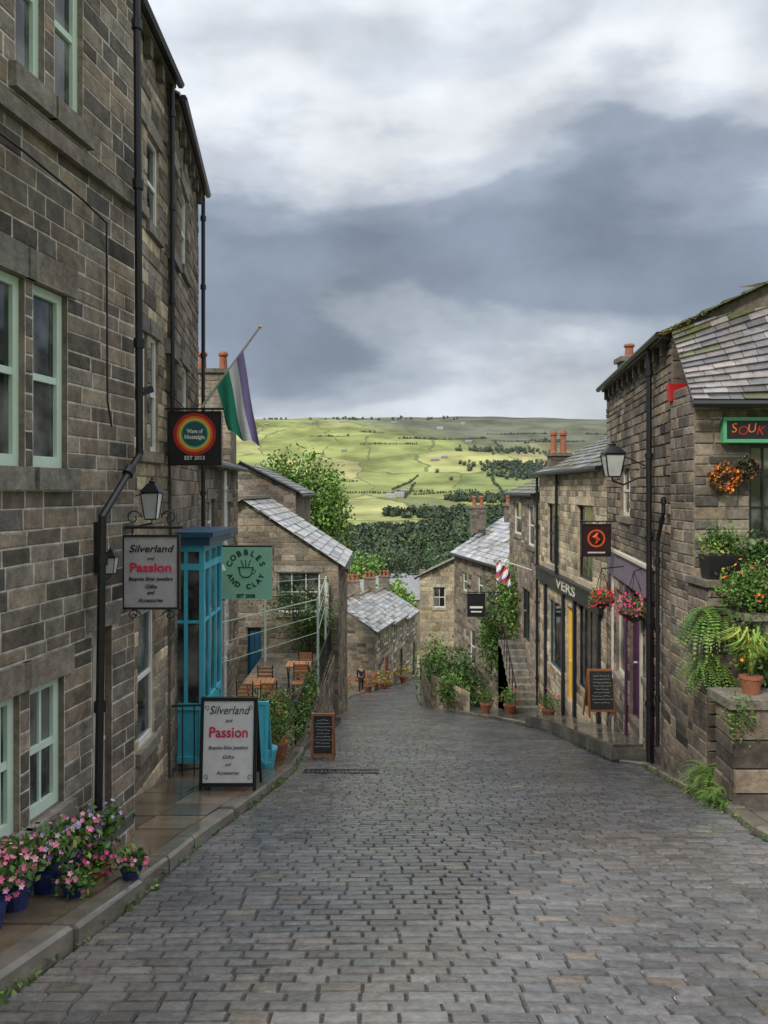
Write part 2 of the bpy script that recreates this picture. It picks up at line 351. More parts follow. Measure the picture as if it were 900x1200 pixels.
def wall(f,par,z0,top,ops,pal,mort=(.26,.24,.2),ch=.21,bl=.42,seed=1,name='wall',depth=.16,gap=.008,pr=(.006,.018),var=.3,soot=.08):
    random.seed(seed); mb=MB(); tf=top if callable(top) else (lambda u:top)
    tmax=max(tf(f.L*i/20) for i in range(21))
    us=sorted(set([0,f.L]+[o['u0'] for o in ops]+[o['u1'] for o in ops]+[f.L*i/8 for i in range(1,8)]))
    zs=sorted(set([z0,tmax]+[o['z0'] for o in ops]+[o['z1'] for o in ops]))
    us=[u for u in us if 0<=u<=f.L]
    for a,b in zip(us,us[1:]):
        for c,d in zip(zs,zs[1:]):
            um=(a+b)/2; zm=(c+d)/2
            if any(o['u0']<um<o['u1'] and o['z0']<zm<o['z1'] for o in ops): continue
            da,db=min(d,tf(a)),min(d,tf(b))
            if da<=c and db<=c: continue
            mb.face([f.P(a,c),f.P(b,c),f.P(b,max(c,db)),f.P(a,max(c,da))],mort)
    for o in ops:
        u0,u1,a,b=o['u0'],o['u1'],o['z0'],o['z1']; c=jit(pal[0]); D=-depth
        mb.face([f.P(u0,a,0),f.P(u0,b,0),f.P(u0,b,D),f.P(u0,a,D)],c); mb.face([f.P(u1,a,0),f.P(u1,b,0),f.P(u1,b,D),f.P(u1,a,D)],c)
        mb.face([f.P(u0,b,0),f.P(u1,b,0),f.P(u1,b,D),f.P(u0,b,D)],c); mb.face([f.P(u0,a,0),f.P(u1,a,0),f.P(u1,a,D),f.P(u0,a,D)],c)
    ex=[(o['u0'],o['u1'],o['z0'],o['z1']) for o in ops]
    ex+=[(o['u0']-.1,o['u1']+.1,o['z1'],o['z1']+o['lin']) for o in ops if o['lin']]
    ex+=[(o['u0']-.08,o['u1']+.08,o['z0']-o['sil'],o['z0']) for o in ops if o['sil']]
    br=sorted([z0,tmax]+[z for e in ex for z in e[2:] if z0<z<tmax]); b2=[br[0]]
    for z in br[1:]:
        if z-b2[-1]>.06: b2.append(z)
    b2[-1]=tmax
    for a,b in zip(b2,b2[1:]):
        n=max(1,round((b-a)/ch)); hs=[U(1-var,1+var) for _ in range(n)]; s_=sum(hs); z=a
        for h in hs:
            h=h/s_*(b-a); zc=z+h/2; iv=[(0,f.L)]
            for e in ex:
                if e[2]-.02<zc<e[3]+.02:
                    nv=[]
                    for p,q in iv:
                        if e[1]<=p or e[0]>=q: nv.append((p,q)); continue
                        if e[0]>p: nv.append((p,e[0]))
                        if e[1]<q: nv.append((e[1],q))
                    iv=nv
            for p,q in iv:
                u=p
                while u<q-.02:
                    w=U(.55,1.6)*bl
                    if q-u-w<.12: w=q-u
                    g=gap; x0=u+g; x1=u+w-g; za=z+g*.8; zl=min(z+h-g*.8,tf(x0)); zr=min(z+h-g*.8,tf(x1))
                    if x1>x0+.02 and (zl>za+.03 or zr>za+.03):
                        zl=max(zl,za+.001); zr=max(zr,za+.001)
                        o_=U(*pr); t=.01; tt=min(t,(zl-za)*.4,(zr-za)*.4) if min(zl,zr)>za+.01 else 0
                        J=lambda:U(-.004,.004)
                        O=[f.P(x0+J(),za+J()),f.P(x1+J(),za+J()),f.P(x1+J(),zr+J()),f.P(x0+J(),zl+J())]
                        I=[f.P(x0+t,za+tt,o_),f.P(x1-t,za+tt,o_*U(.7,1.1)),f.P(x1-t,zr-tt,o_),f.P(x0+t,zl-tt,o_*U(.7,1.1))]
                        col=jit(random.choice(pal),.22)
                        if R()<soot: col=tuple(c*.55 for c in col)
                        mb.add(O+I,[(0,1,5,4),(1,2,6,5),(2,3,7,6),(3,0,4,7),(4,5,6,7)],col)
                    u+=w
            z+=h
    ob=mb.build(name,'stone',par); return ob
def window(f,par,o,fm='sage',nx=1,ny=1,sash=True,inset=.06,fw=.05,pane='glass',sc=(.23,.205,.17),lab=None):
    u0,u1,z0,z1=o['u0'],o['u1'],o['z0'],o['z1']; mb=MB(); a,b=-inset-.05,-inset
    fbox(mb,f,u0,u0+fw,z0,z1,a,b); fbox(mb,f,u1-fw,u1,z0,z1,a,b)
    fbox(mb,f,u0+fw,u1-fw,z0,z0+fw*1.3,a,b); fbox(mb,f,u0+fw,u1-fw,z1-fw,z1,a,b)
    zm=(z0+z1)/2
    if sash: fbox(mb,f,u0+fw,u1-fw,zm-.024,zm+.024,a,b-.005)
    for i in range(1,nx+1):
        x=u0+(u1-u0)*i/(nx+1); fbox(mb,f,x-.012,x+.012,z0+fw*1.3,z1-fw,a+.01,b-.012)
    for i in range(1,ny+1):
        z=z0+(z1-z0)*i/(ny+1)
        if sash and abs(z-zm)<.05: continue
        fbox(mb,f,u0+fw,u1-fw,z-.012,z+.012,a+.01,b-.014)
    w=mb.build('window',fm,par)
    if lab: w['label']=lab
    mb=MB(); mb.face([f.P(u0+.01,z0+.01,a+.02),f.P(u1-.01,z0+.01,a+.02),f.P(u1-.01,z1-.01,a+.02),f.P(u0+.01,z1-.01,a+.02)]); mb.build('pane',pane,w)
    if o['lin']:
        mb=MB(); fbox(mb,f,u0-.095,u1+.095,z1+.002,z1+o['lin']-.008,-.1,.028,jit(sc,.1)); mb.build('lintel','stone',w)
    if o['sil']:
        mb=MB(); fbox(mb,f,u0-.075,u1+.075,z0-o['sil']+.008,z0-.002,-.1,.06,jit(sc,.1)); mb.build('sill','stone',w)
    return w
def door(f,par,o,mat,sc=(.23,.205,.17)):
    u0,u1,z0,z1=o['u0'],o['u1'],o['z0'],o['z1']; mb=MB()
    fbox(mb,f,u0,u1,z0,z1,-.14,-.1); w=u1-u0
    for k in range(2):
        for zz in ((.08,.42),(.5,.92)):
            a=u0+w*(.12+.42*k); fbox(mb,f,a,a+w*.34,z0+(z1-z0)*zz[0],z0+(z1-z0)*zz[1],-.1,-.085)
    fbox(mb,f,u0,u0+.04,z0,z1,-.1,-.06); fbox(mb,f,u1-.04,u1,z0,z1,-.1,-.06)
    d=mb.build('door',mat,par)
    mb=MB(); mb.tube([f.P(u0+w*.85,z0+1.0,-.1),f.P(u0+w*.85,z0+1.0,-.04)],.02); mb.build('handle','cream',d)
    if o['lin']:
        mb=MB(); fbox(mb,f,u0-.095,u1+.095,z1+.002,z1+o['lin']-.008,-.1,.028,jit(sc,.1)); mb.build('lintel','stone',d)
    return d
slp=[(.2,.195,.19),(.15,.15,.15),(.24,.23,.22),(.13,.125,.12)]
def slates(mb,P00,P10,P01,P11,rh=.28,sw=.35,pal=slp,moss=.06,topmoss=0):
    P00,P10,P01,P11=map(V,(P00,P10,P01,P11)); nr=max(1,round(((P01-P00).length+(P11-P10).length)/2/rh)); n0=(P10-P00).cross(P01-P00).normalized()
    sg=1 if n0.z>0 else -1
    B=lambda a,b:(P00*(1-a)+P10*a)*(1-b)+(P01*(1-a)+P11*a)*b
    def nn(a,b):
        e=.01; return (B(a+e,b)-B(a-e,b)).cross(B(a,b+e)-B(a,b-e)).normalized()*sg
    L=(P10-P00).length
    for i in range(6):
        for j in range(6):
            q=[(i/6,j/6),((i+1)/6,j/6),((i+1)/6,(j+1)/6),(i/6,(j+1)/6)]; mb.face([B(*t)-nn(*t)*.03 for t in q],(.05,.05,.05))
    for i in range(nr):
        b0=i/nr; b1=min(1,(i+1.12)/nr); a=-U(0,.5)*sw/L
        while a<1:
            w=U(.6,1.4)*sw/L; a0=max(0,a+.004/L); a1=min(1,a+w-.004/L)
            if a1-a0>.06/L:
                n=nn((a0+a1)/2,b0); h=.03+U(0,.014); p=[B(a0,b0)+n*h,B(a1,b0)+n*(h+U(-.004,.004)),B(a1,b1)+n*.006,B(a0,b1)+n*.006]; q=[B(a0,b0),B(a1,b0)]
                c=jit(random.choice(pal),.3)
                if R()<moss+topmoss*b0**3: c=jit((.1,.105,.04),.3)
                mb.add(p+q,[(0,1,2,3),(4,5,1,0),(4,0,3),(5,1,2)],c)
            a+=w
def pitched(f,par,ze,rise,depth,over=.2,rh=.3,sw=.38,pal=slp,moss=.06,ue=.08,z0=None,pw=(.18,.155,.12)):
    mb=MB(); L=f.L; sl=rise/(depth/2)
    A=f.P(-ue,ze-over*sl,over); B=f.P(L+ue,ze-over*sl,over); Cc=f.P(-ue,ze+rise,-depth/2); D=f.P(L+ue,ze+rise,-depth/2)
    slates(mb,A,B,Cc,D,rh,sw,pal,moss)
    E=f.P(-ue,ze-over*sl,-depth-over); G=f.P(L+ue,ze-over*sl,-depth-over)
    slates(mb,E,G,Cc,D,rh*2,sw*2,pal,moss)
    mb.bar(Cc+V((0,0,.05)),D+V((0,0,.05)),.22,.1,(.2,.18,.15))
    r=mb.build('roof','slate',par)
    mb=MB()
    for u in (0.01,L-.01):
        mb.face([f.P(u,z0,0),f.P(u,z0,-depth),f.P(u,ze,-depth),f.P(u,ze+rise,-depth/2),f.P(u,ze,0)],pw)
    mb.face([f.P(0,z0,-depth),f.P(L,z0,-depth),f.P(L,ze,-depth),f.P(0,ze,-depth)],pw)
    mb.build('side_wall','stone',par)
    mb=MB(); g0=f.P(-ue*.5,ze-over*sl-.03,over+.05); g1=f.P(L+ue*.5,ze-over*sl-.03,over+.05)
    mb.tube([g0,g1],.055,6); mb.build('gutter','ironblack',par)
    return r
def corbels(f,par,z,step=.55):
    mb=MB(); u=.2
    fbox(mb,f,0,f.L,z-.12,z-.02,.02,.12,(.15,.13,.105))
    while u<f.L: fbox(mb,f,u,u+.12,z-.32,z-.12,.02,.1,(.15,.13,.105)); u+=step
    mb.build('eaves_course','stone',par)
def chimney(par,x,y,z0,z1,wx,wy,pots=2,potcol='terracotta',ph=.5,pal=((.22,.19,.15),),pr_=.1):
    f=Fc((x-wx/2,y-wy/2),(x+wx/2,y-wy/2)); ob=wall(f,par,z0,z1,[],list(pal),ch=.17,bl=.3,seed=int(x*77+y*13)%999,name='chimney')
    mb=MB()
    mb.box((x-wx/2+.004,y-wy/2+.004,z0),(x+wx/2-.004,y+wy/2,z1-.004),(.17,.15,.12))
    mb.box((x-wx/2-.06,y-wy/2-.06,z1),(x+wx/2+.06,y+wy/2+.06,z1+.1),(.18,.16,.13))
    mb.build('chimney_cap','stone',ob)
    k=pr_/.1
    for i in range(pots):
        px=x+(i-(pots-1)/2)*wx/max(pots,1); mb=MB(); mb.lathe((px,y,z1+.1),[(.12*k,0),(.1*k,.06),(.085*k,ph*.75),(.12*k,ph*.8),(.12*k,ph*.9),(.095*k,ph)],10); mb.build('chimney_pot',potcol,ob)
def pipe(par,pts,r=.04,mat='ironblack',collars=True,name='drainpipe'):
    mb=MB(); mb.tube(pts,r,8)
    if collars:
        for a,b in zip(pts,pts[1:]):
            a=V(a);b=V(b); n=int((b-a).length/1.4)
            for k in range(n+1):
                p=a.lerp(b,(k+.3)/(n+1)); d=(b-a).normalized(); mb.tube([p-d*.04,p+d*.04],r*1.45,8)
    return mb.build(name,mat,par,smooth=False)

darkst=[(.205,.168,.132),(.165,.138,.112),(.24,.196,.152),(.27,.222,.17),(.125,.108,.092)]
midst=[(.26,.212,.158),(.215,.18,.137),(.31,.256,.19),(.17,.146,.116)]
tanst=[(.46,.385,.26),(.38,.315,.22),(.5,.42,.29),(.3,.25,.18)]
LM=(.5,.47,.41)
# ---- near left building
f1=Fc((-3.18+.1556*.6,.6),(-3.18+.1556*6.62,6.62)); zb=-3.4
b1=thing('stone_shop','near left dark stone building with pale green sash windows','building',f1.P(3,-2.5))
o1=[f1.op(18,52,-120,93,sil=.17),f1.op(64,97,-60,143,sil=.17),f1.op(-6,29,318,546,lin=.22,sil=.16),f1.op(39,79,342,551,lin=.22,sil=.16),
    f1.op(-6,23,818,986,lin=.2,sil=.13),f1.op(35,75,790,962,lin=.2,sil=.13)]
for a,b in ((0,1),(2,3),(4,5)):
    o1[b]['z1']=o1[a]['z1']; o1[b]['z0']=o1[a]['z0']
dr=f1.op(108,131,735,952,sil=0,lin=.18); dr['z0']=-3.0; o1.append(dr)
wall(f1,b1,zb,5.7,o1,darkst,mort=LM,ch=.13,bl=.3,seed=11,gap=.007,pr=(.001,.006),var=.2,soot=.12)
for i,o in enumerate(o1[:6]): window(f1,b1,o,'sage',nx=1 if i>=4 else 0,ny=1,fw=.062,inset=.045)
door(f1,b1,dr,'render')
mb=MB(); fbox(mb,f1,0,f1.L,2.4,2.52,.01,.06,(.2,.17,.14)); mb.build('string_course','stone',b1)
pitched(f1,b1,5.75,2.2,7,z0=zb,over=.14); corbels(f1,b1,5.7)
pipe(b1,[f1.P(f1.u(143),5.6,.12),f1.P(f1.u(148),f1.z(148,532),.12),f1.P(f1.u(103),f1.z(103,605),.12),f1.P(f1.u(98),f1.z(98,948),.12)],.032)
mb=MB(); mb.tube([f1.P(.5,2.3,.05),f1.P(f1.u(20),f1.z(20,178),.05),f1.P(f1.u(90),f1.z(90,235),.05),f1.P(f1.u(118),f1.z(118,262),.05),f1.P(f1.u(119),f1.z(119,470),.05),f1.P(f1.u(124),f1.z(124,500),.05)],.009,6); mb.build('cable','ironblack',b1)
# ---- second left building
f2=Fc((-2.78,6.64),(-2.88,10.2)); b2=thing('stone_house','tall three storey stone house directly beyond the black drainpipe on the left','building',f2.P(2,-3.5))
o2=[f2.op(157,167,135,235),f2.op(172,186,165,268),f2.op(163,172,388,528),f2.op(176,185,396,530),f2.op(161,181,714,870,sil=.15,lin=.2)]
wall(f2,b2,-4.4,5.5,o2,tanst[1:]+midst,mort=(.28,.25,.2),ch=.16,bl=.34,seed=12)
for o in o2: window(f2,b2,o,'white',nx=0,ny=0,inset=.03)
pitched(f2,b2,5.5,2,7,z0=-4.4,over=.12); corbels(f2,b2,5.45)
pipe(b2,[f2.P(f2.L-.12,5.3,.1),f2.P(f2.L-.12,.4,.1)],.03)
f3=Fc((-2.84,10.22),(-3.27,13.5)); b3=thing('stone_house','third left stone house with black downpipe at its far corner','building',f3.P(1.6,-4.2))
o3=[f3.op(200,207,196,300),f3.op(212,219,225,318),f3.op(199,207,420,520),f3.op(213,220,430,522)]
wall(f3,b3,-5.2,5.3,o3,midst+darkst,mort=(.22,.2,.17),ch=.17,bl=.36,seed=13)
for o in o3: window(f3,b3,o,'white',nx=0,ny=0,inset=.03)
pitched(f3,b3,5.3,2,7,z0=-5.2,over=.12); corbels(f3,b3,5.25)
pipe(b3,[f3.P(f3.L-.1,5.1,.1),f3.P(f3.L-.1,-.9,.1)],.035)
f4=Fc((-3.3,13.56),(-3.62,19)); b4=thing('stone_cottage','low stone cottage with wide chimney stack behind the green and white flag','building',f4.P(2,-5.5))
o4=[f4.op(243,251,585,640),f4.op(262,270,588,632),f4.op(244,254,690,760),f4.op(262,271,690,760)]
wall(f4,b4,-7,.6,o4,midst,mort=(.26,.24,.2),ch=.17,bl=.36,seed=14)
for o in o4: window(f4,b4,o,'white',nx=0,ny=1)
pitched(f4,b4,.6,1.6,6,z0=-7,over=.15)
chimney(b4,-4.1,18.4,.5,2.75,1.0,.7,2,'terracotta',.45,pal=[(.34,.29,.21),(.26,.22,.16)])
pipe(b4,[f4.P(2.6,.4,.1),f4.P(2.6,-5.6,.1)],.04,'white')
# B5
f5=Fc((-7.7,30),(-3.45,30)); b5=thing('stone_house','dark stone gable house under the big tree on the left','building',f5.P(2,-9))
g5=lambda u:1.0-abs(u-2.1)*.5
wall(f5,b5,-10,g5,[f5.opm(2.9,3.5,-1.6,-.7)],darkst,ch=.2,bl=.42,seed=15); window(f5,b5,f5.opm(2.9,3.5,-1.6,-.7),'white')
mb=MB(); slates(mb,(-3.25,29.8,-.16),(-3.25,36,-.16),(-5.6,29.8,1.05),(-5.6,36,1.05),.3,.4); slates(mb,(-7.9,29.8,-.16),(-7.9,36,-.16),(-5.6,29.8,1.05),(-5.6,36,1.05),.3,.4); mb.build('roof','slate',b5)
mb=MB(); mb.face([(-3.45,30.01,-10),(-3.45,36,-10),(-3.45,36,-.1),(-3.45,30.01,-.1)],(.15,.13,.1)); mb.face([(-7.7,30.01,-10),(-7.7,36,-10),(-7.7,36,-.1),(-7.7,30.01,-.1)],(.15,.13,.1)); mb.build('side_wall','stone',b5)
mb=MB(); mb.tube([(-3.2,29.75,-.22),(-3.2,36,-.22)],.06,6); mb.tube([(-3.25,29.75,-.1),(-5.6,29.75,1.1)],.05,6); mb.build('gutter','ironblack',b5)
# B6
X0,X1,YB=-7.4,-1.42,24.0
f6=Fc((X0,YB),(X1,YB)); b6=thing('stone_house','stone gable house with wet stone slate roof behind the green sign','building',f6.P(3,-7.3))
ap=3.0; zr=-.38; sl6=.66
g6=lambda u:zr-abs(u-ap)*sl6
o6=[f6.op(325,375,670,718,lin=.2,sil=.14),f6.op(290,306,735,800,sil=0)]
wall(f6,b6,-8.5,g6,o6,midst,mort=(.26,.24,.19),ch=.18,bl=.4,seed=16)
window(f6,b6,o6[0],'white',nx=2,ny=1,sash=False,sc=(.34,.3,.23)); door(f6,b6,o6[1],'bluedark')
f6s=Fc((X1,YB+.01),(X1,29.6)); wall(f6s,b6,-9.5,-2.35,[],midst,ch=.2,bl=.42,seed=17,name='side_wall')
mb=MB(); xa=X0+ap
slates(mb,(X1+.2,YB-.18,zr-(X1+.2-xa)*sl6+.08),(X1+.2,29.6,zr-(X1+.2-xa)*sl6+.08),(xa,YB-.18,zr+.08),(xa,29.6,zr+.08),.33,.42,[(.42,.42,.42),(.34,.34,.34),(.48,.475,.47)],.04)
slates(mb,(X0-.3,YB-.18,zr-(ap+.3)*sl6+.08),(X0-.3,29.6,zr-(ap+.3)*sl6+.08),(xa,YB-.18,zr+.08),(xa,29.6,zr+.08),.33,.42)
mb.bar((xa,YB-.18,zr+.14),(xa,29.6,zr+.14),.25,.1,(.2,.18,.15)); mb.build('roof','slate',b6)
ze=zr-(X1+.2-xa)*sl6
mb=MB(); mb.tube([(X1+.26,YB-.2,ze-.02),(X1+.26,29.6,ze-.02)],.06,6); mb.build('gutter','ironblack',b6)
pipe(b6,[(X1-.35,YB-.09,-2.9),(X1-.35,YB-.09,-6.9)],.05,'cream'); 
# B7 row of three
def cottage(A,B,ze,z0,lab,seed):
    f=Fc(A,B); b=thing('stone_cottage',lab,'building',f.P(f.L/2,z0+.3)); L=f.L
    ops=[f.opm(L*.12,L*.36,ze-1.5,ze-.45,lin=.15,sil=.12),f.opm(L*.6,L*.84,ze-1.5,ze-.45,lin=.15,sil=.12),f.opm(L*.12,L*.38,ze-3.6,ze-2.4,lin=.15,sil=.12),f.opm(L*.62,L*.82,z0+.5,ze-2.4,lin=.15,sil=0)]
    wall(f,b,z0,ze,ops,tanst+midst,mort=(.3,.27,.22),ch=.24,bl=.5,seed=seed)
    for o in ops[:3]: window(f,b,o,'white',nx=1,ny=0)
    door(f,b,ops[3],random.choice(['navy','darkgreen','red']))
    pitched(f,b,ze,1.7,5.4,z0=z0,rh=.35,sw=.45,pal=[(.34,.335,.32),(.29,.285,.275),(.4,.39,.375)])
    g=Fc(tuple(f.P(0,0,-5.4))[:2],tuple(f.P(0,0,0))[:2]); wall(g,b,z0,lambda u:ze+1.7-abs(u-2.7)*.63,[],midst,ch=.24,bl=.5,seed=seed+3,name='gable_wall')
    p=f.P(L-.3,0,-2.7); chimney(b,p.x,p.y,ze+1.3,ze+2.6,.9,.6,3,'terracotta',.45)
    if seed==31:
        p=f.P(.5,0,-2.7); chimney(b,p.x,p.y,ze+1.3,ze+2.5,.9,.6,2,'terracotta',.45)
    return b
a0=V((-.6,50)); a3=V((2.7,62.6))
for k,(ze,z0,lab) in enumerate([(-9.15,-13.6,'nearest of the three terraced cottages where the street bends'),(-9.4,-14.5,'middle one of the three terraced cottages where the street bends'),(-9.75,-15.4,'farthest of the three terraced cottages where the street bends')]):
    p=a0.lerp(a3,k/3+ (.004 if k else 0)); q=a0.lerp(a3,(k+1)/3); cottage(tuple(p),tuple(q),ze,z0,lab,31+k)

# ---- right side
g1=Fc((4.12,11.0),(4.94,17.0),-1); r2=thing('stone_shop','tall right hand stone building with a lilac shop fascia and black downpipe','building',g1.P(3,-4.5))
q2=[g1.op(727,739,545,605,sil=.13),g1.op(722,734,694,795,sil=.1,lin=0),g1.op(738,752,694,848,sil=0,lin=0),g1.op(756,766,700,800,sil=.1,lin=0)]
wall(g1,r2,-6,2.31,q2,darkst+midst[:2],mort=(.15,.13,.1),ch=.14,bl=.28,seed=21,pr=(.008,.03),soot=.25)
window(g1,r2,q2[0],'cream'); window(g1,r2,q2[1],'cream',nx=0,ny=0,sash=False); window(g1,r2,q2[3],'cream',nx=0,ny=0,sash=False); door(g1,r2,q2[2],'purple')
mb=MB(); ua,ub=g1.u(768),g1.u(716); zf=g1.z(742,688)
fbox(mb,g1,ua,ub,zf,zf+.5,.02,.06); mb.build('fascia','lilac',r2); mb=MB(); fbox(mb,g1,ua-.05,ub+.05,zf+.5,zf+.55,.02,.11); mb.build('cornice','cream',r2)
for px in (720,736,754,767): u=g1.u(px); mb=MB(); fbox(mb,g1,u-.06,u+.06,-5.5,zf,.02,.055); mb.build('pilaster','cream' if px in(720,754) else 'purple',r2)
pitched(g1,r2,2.31,1.6,7,z0=-6,pal=slp,moss=.3,over=.14); corbels(g1,r2,2.28)
pipe(r2,[g1.P(g1.u(770),2.2,.12),g1.P(g1.u(770),g1.z(770,893),.12)],.045); 
pipe(r2,[g1.P(.05,-.1,.1),g1.P(.05,g1.z(786,600),.1),g1.P(.35,-.75,.12),g1.P(.35,-3.8,.12)],.03)
gg=Fc((4.12,11.0),(11,11.0)); wall(gg,r2,-5,lambda u:2.31+min(u,3.5)*.457-max(0,u-3.5)*.457,[],darkst,ch=.21,bl=.42,seed=22,name='gable_wall')
chimney(r2,5.3,16.6,2.3,2.75,.4,.4,1,'terracotta',.3)
mb=MB()
for i in range(1700):
    t=R()**1.3; mb.leaf(V((3.95+t*4+U(-.05,.05),10.93+U(-.07,.07),2.3+t*4*.457+U(-.05,.0)-.05)),U(.025,.045),(.17*U(.5,1.4),.15*U(.6,1.3),.035),.5)
tag(mb.build('moss','leaf',r2),None,kind='stuff')
r1=thing('stone_shop','single storey stone shop with mossy slate roof and green sign at the right edge','building',(5.5,10.5,-4))
h1=Fc((4.08,10.1),(8,10.1)); q1=[h1.op(878,935,520,632,lin=.15,sil=.14)]
wall(h1,r1,-5,1.24,q1,darkst+midst,mort=(.2,.18,.14),ch=.14,bl=.28,seed=23,pr=(.006,.022),soot=.2)
window(h1,r1,q1[0],'blackpaint',nx=2,ny=2,sash=False)
h1s=Fc((4.08,10.1),(4.11,11),-1); wall(h1s,r1,-5,1.4,[],darkst,ch=.14,bl=.28,seed=24,name='side_wall')
mb=MB(); slates(mb,(3.98,9.9,1.15),(8.3,9.9,1.15),(4.1,11.02,2.33),(8.3,11.3,4.2),.17,.27,[(.17,.155,.16),(.12,.11,.115),(.24,.22,.22),(.145,.135,.13)],.02,.45); mb.build('roof','slate',r1)
mb=MB(); mb.tube([(3.95,9.84,1.1),(8.3,9.84,1.1)],.05,6); mb.build('gutter','ironblack',r1)
g3=Fc((4.94,17.02),(4.94,24.4),-1); r3=thing('stone_cafe','sunlit tan stone building with dark shop front and yellow door','building',g3.P(3.5,-6))
q3=[g3.op(677,695,592,680,lin=.22,sil=.16),g3.op(642,655,590,662,lin=.22,sil=.16),g3.op(643,660,706,785,lin=0,sil=0),g3.op(664,673,712,822,lin=0,sil=0),g3.op(677,702,714,815,lin=0,sil=0)]
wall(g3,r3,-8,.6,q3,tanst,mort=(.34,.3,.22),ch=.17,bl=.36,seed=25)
for o in q3[:2]: window(g3,r3,o,'navy',nx=0,ny=0,sc=(.42,.37,.27),pane='glassdark')
window(g3,r3,q3[2],'bluedark',nx=0,ny=0,sash=False,pane='glassdark'); door(g3,r3,q3[3],'yellow'); window(g3,r3,q3[4],'navy',nx=1,ny=0,sash=False,pane='glassdark')
mb=MB(); z3=g3.z(672,700); fbox(mb,g3,.2,g3.L-.1,z3,z3+.4,.02,.13); mb.build('fascia','navy',r3)
for u in (g3.u(704),g3.u(675.5),g3.u(662),g3.u(641)): mb=MB(); fbox(mb,g3,u-.07,u+.07,-7.5,z3,.02,.09); mb.build('pilaster','navy',r3)
mb=MB(); fbox(mb,g3,.15,g3.L-.05,z3+.4,z3+.45,.02,.2); mb.build('cornice','navy',r3)
pitched(g3,r3,.6,1.5,6,z0=-8,moss=.4,over=.18)
pipe(r3,[g3.P(g3.u(656),.5,.1),g3.P(g3.u(656),z3+.4,.1)],.045)
pipe(r3,[g3.P(g3.u(633),.4,.1),g3.P(g3.u(633),-6.8,.1)],.04)
chimney(r3,5.45,24.0,.6,1.05,.6,.5,2,'terracotta',.7,pal=[(.14,.12,.1)]); chimney(r3,6.4,17.9,1.6,2.3,.5,.5,1)
g4=Fc((4.94,24.42),(4.94,30.2),-1); r4=thing('stone_house','dim stone house with mossy roof above the outdoor steps','building',g4.P(3,-7.5))
q4=[g4.op(618,626,592,640),g4.op(602,611,588,626),g4.op(612,621,690,752,sil=0),g4.op(600,606,680,730)]
wall(g4,r4,-9.5,-.05,q4,midst,mort=(.22,.2,.16),ch=.19,bl=.4,seed=26)
for o in (q4[0],q4[1],q4[3]): window(g4,r4,o,'white',nx=0,ny=1)
door(g4,r4,q4[2],'navy'); pitched(g4,r4,-.05,1.3,6,z0=-9.5,moss=.6,over=.2,pal=[(.2,.18,.12),(.16,.15,.1)])
g5_=Fc((4.94,30.3),(3.5,38.2),-1); r5=thing('stone_house','stone house with pale wet slate roof past the outdoor steps','building',g5_.P(3,-9))
q5=[g5_.opm(1,1.8,-4.6,-3.7),g5_.opm(3.4,4.2,-4.7,-3.8),g5_.opm(5.8,6.6,-4.8,-3.9),g5_.opm(1.2,2.1,-7.6,-6.2),g5_.opm(4.5,5.4,-8,-6.4)]
wall(g5_,r5,-11,-3.0,q5,midst+darkst,ch=.2,bl=.42,seed=27)
for o in q5: window(g5_,r5,o,'white',nx=0,ny=1)
pitched(g5_,r5,-3.0,1.75,5.6,z0=-11,pal=[(.38,.38,.39),(.31,.31,.32),(.44,.44,.45)],moss=.03)
chimney(r5,4.6,37.6,-2.1,-.9,.7,.6,2,'terracotta',.5,pal=[(.17,.145,.12)]); chimney(r5,5.9,35.6,-1.5,-.75,.6,.6,2,'terracotta',.4,pal=[(.17,.145,.12)])
h6=Fc((2.05,44),(6.2,44)); r6=thing('stone_house','small sunlit stone gable house beyond the hedge at the bend','building',h6.P(2,-11))
q6=[h6.op(508,522,688,712,lin=.2,sil=.16)]
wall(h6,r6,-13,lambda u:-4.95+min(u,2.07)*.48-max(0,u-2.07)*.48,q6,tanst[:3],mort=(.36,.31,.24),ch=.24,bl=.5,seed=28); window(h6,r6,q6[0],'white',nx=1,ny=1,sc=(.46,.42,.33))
h6s=Fc((2.05,44.01),(3.3,49),-1); wall(h6s,r6,-14,-4.95,[],midst,seed=29,ch=.24,bl=.5,name='side_wall')
mb=MB(); slates(mb,(1.8,43.8,-5.0),(3.0,49,-5.0),(4.12,43.8,-3.88),(5.4,49,-3.88),.35,.45); slates(mb,(6.45,43.8,-5.0),(7.6,49,-5.0),(4.12,43.8,-3.88),(5.4,49,-3.88),.35,.45); mb.build('roof','slate',r6)
mb=MB(); mb.tube([(1.76,43.7,-5.05),(2.97,49,-5.05)],.06,6); mb.build('gutter','ironblack',r6)

# ---------------------------------------------------------------- text
def text(body,size,c,par,mat,r=V((1,0,0)),up=V((0,0,1)),width=None,shear=0,bold=0,name='lettering',rot=0,ext=.0015):
    cu=bpy.data.curves.new('t','FONT'); cu.body=body; cu.size=size; cu.align_x='CENTER'; cu.align_y='CENTER'; cu.shear=shear; cu.extrude=ext; cu.offset=bold; cu.resolution_u=3
    ob=bpy.data.objects.new('t',cu); C.objects.link(ob); bpy.context.view_layer.update()
    me=bpy.data.meshes.new_from_object(ob.evaluated_get(bpy.context.evaluated_depsgraph_get())); C.objects.unlink(ob); bpy.data.objects.remove(ob)
    xs=[v.co.x for v in me.vertices]; s=1
    if width and xs: s=width/(max(xs)-min(xs))
    n=r.cross(up); o=off(par); c=V(c); cr,sr=math.cos(rot),math.sin(rot)
    for v in me.vertices:
        x,y,z=v.co; x*=s; x,y=x*cr-y*sr,x*sr+y*cr
        v.co=c-o+r*x+up*y+n*z
    me.materials.append(M[mat]); ob=bpy.data.objects.new(name,me); C.objects.link(ob); ob.parent=par; return ob
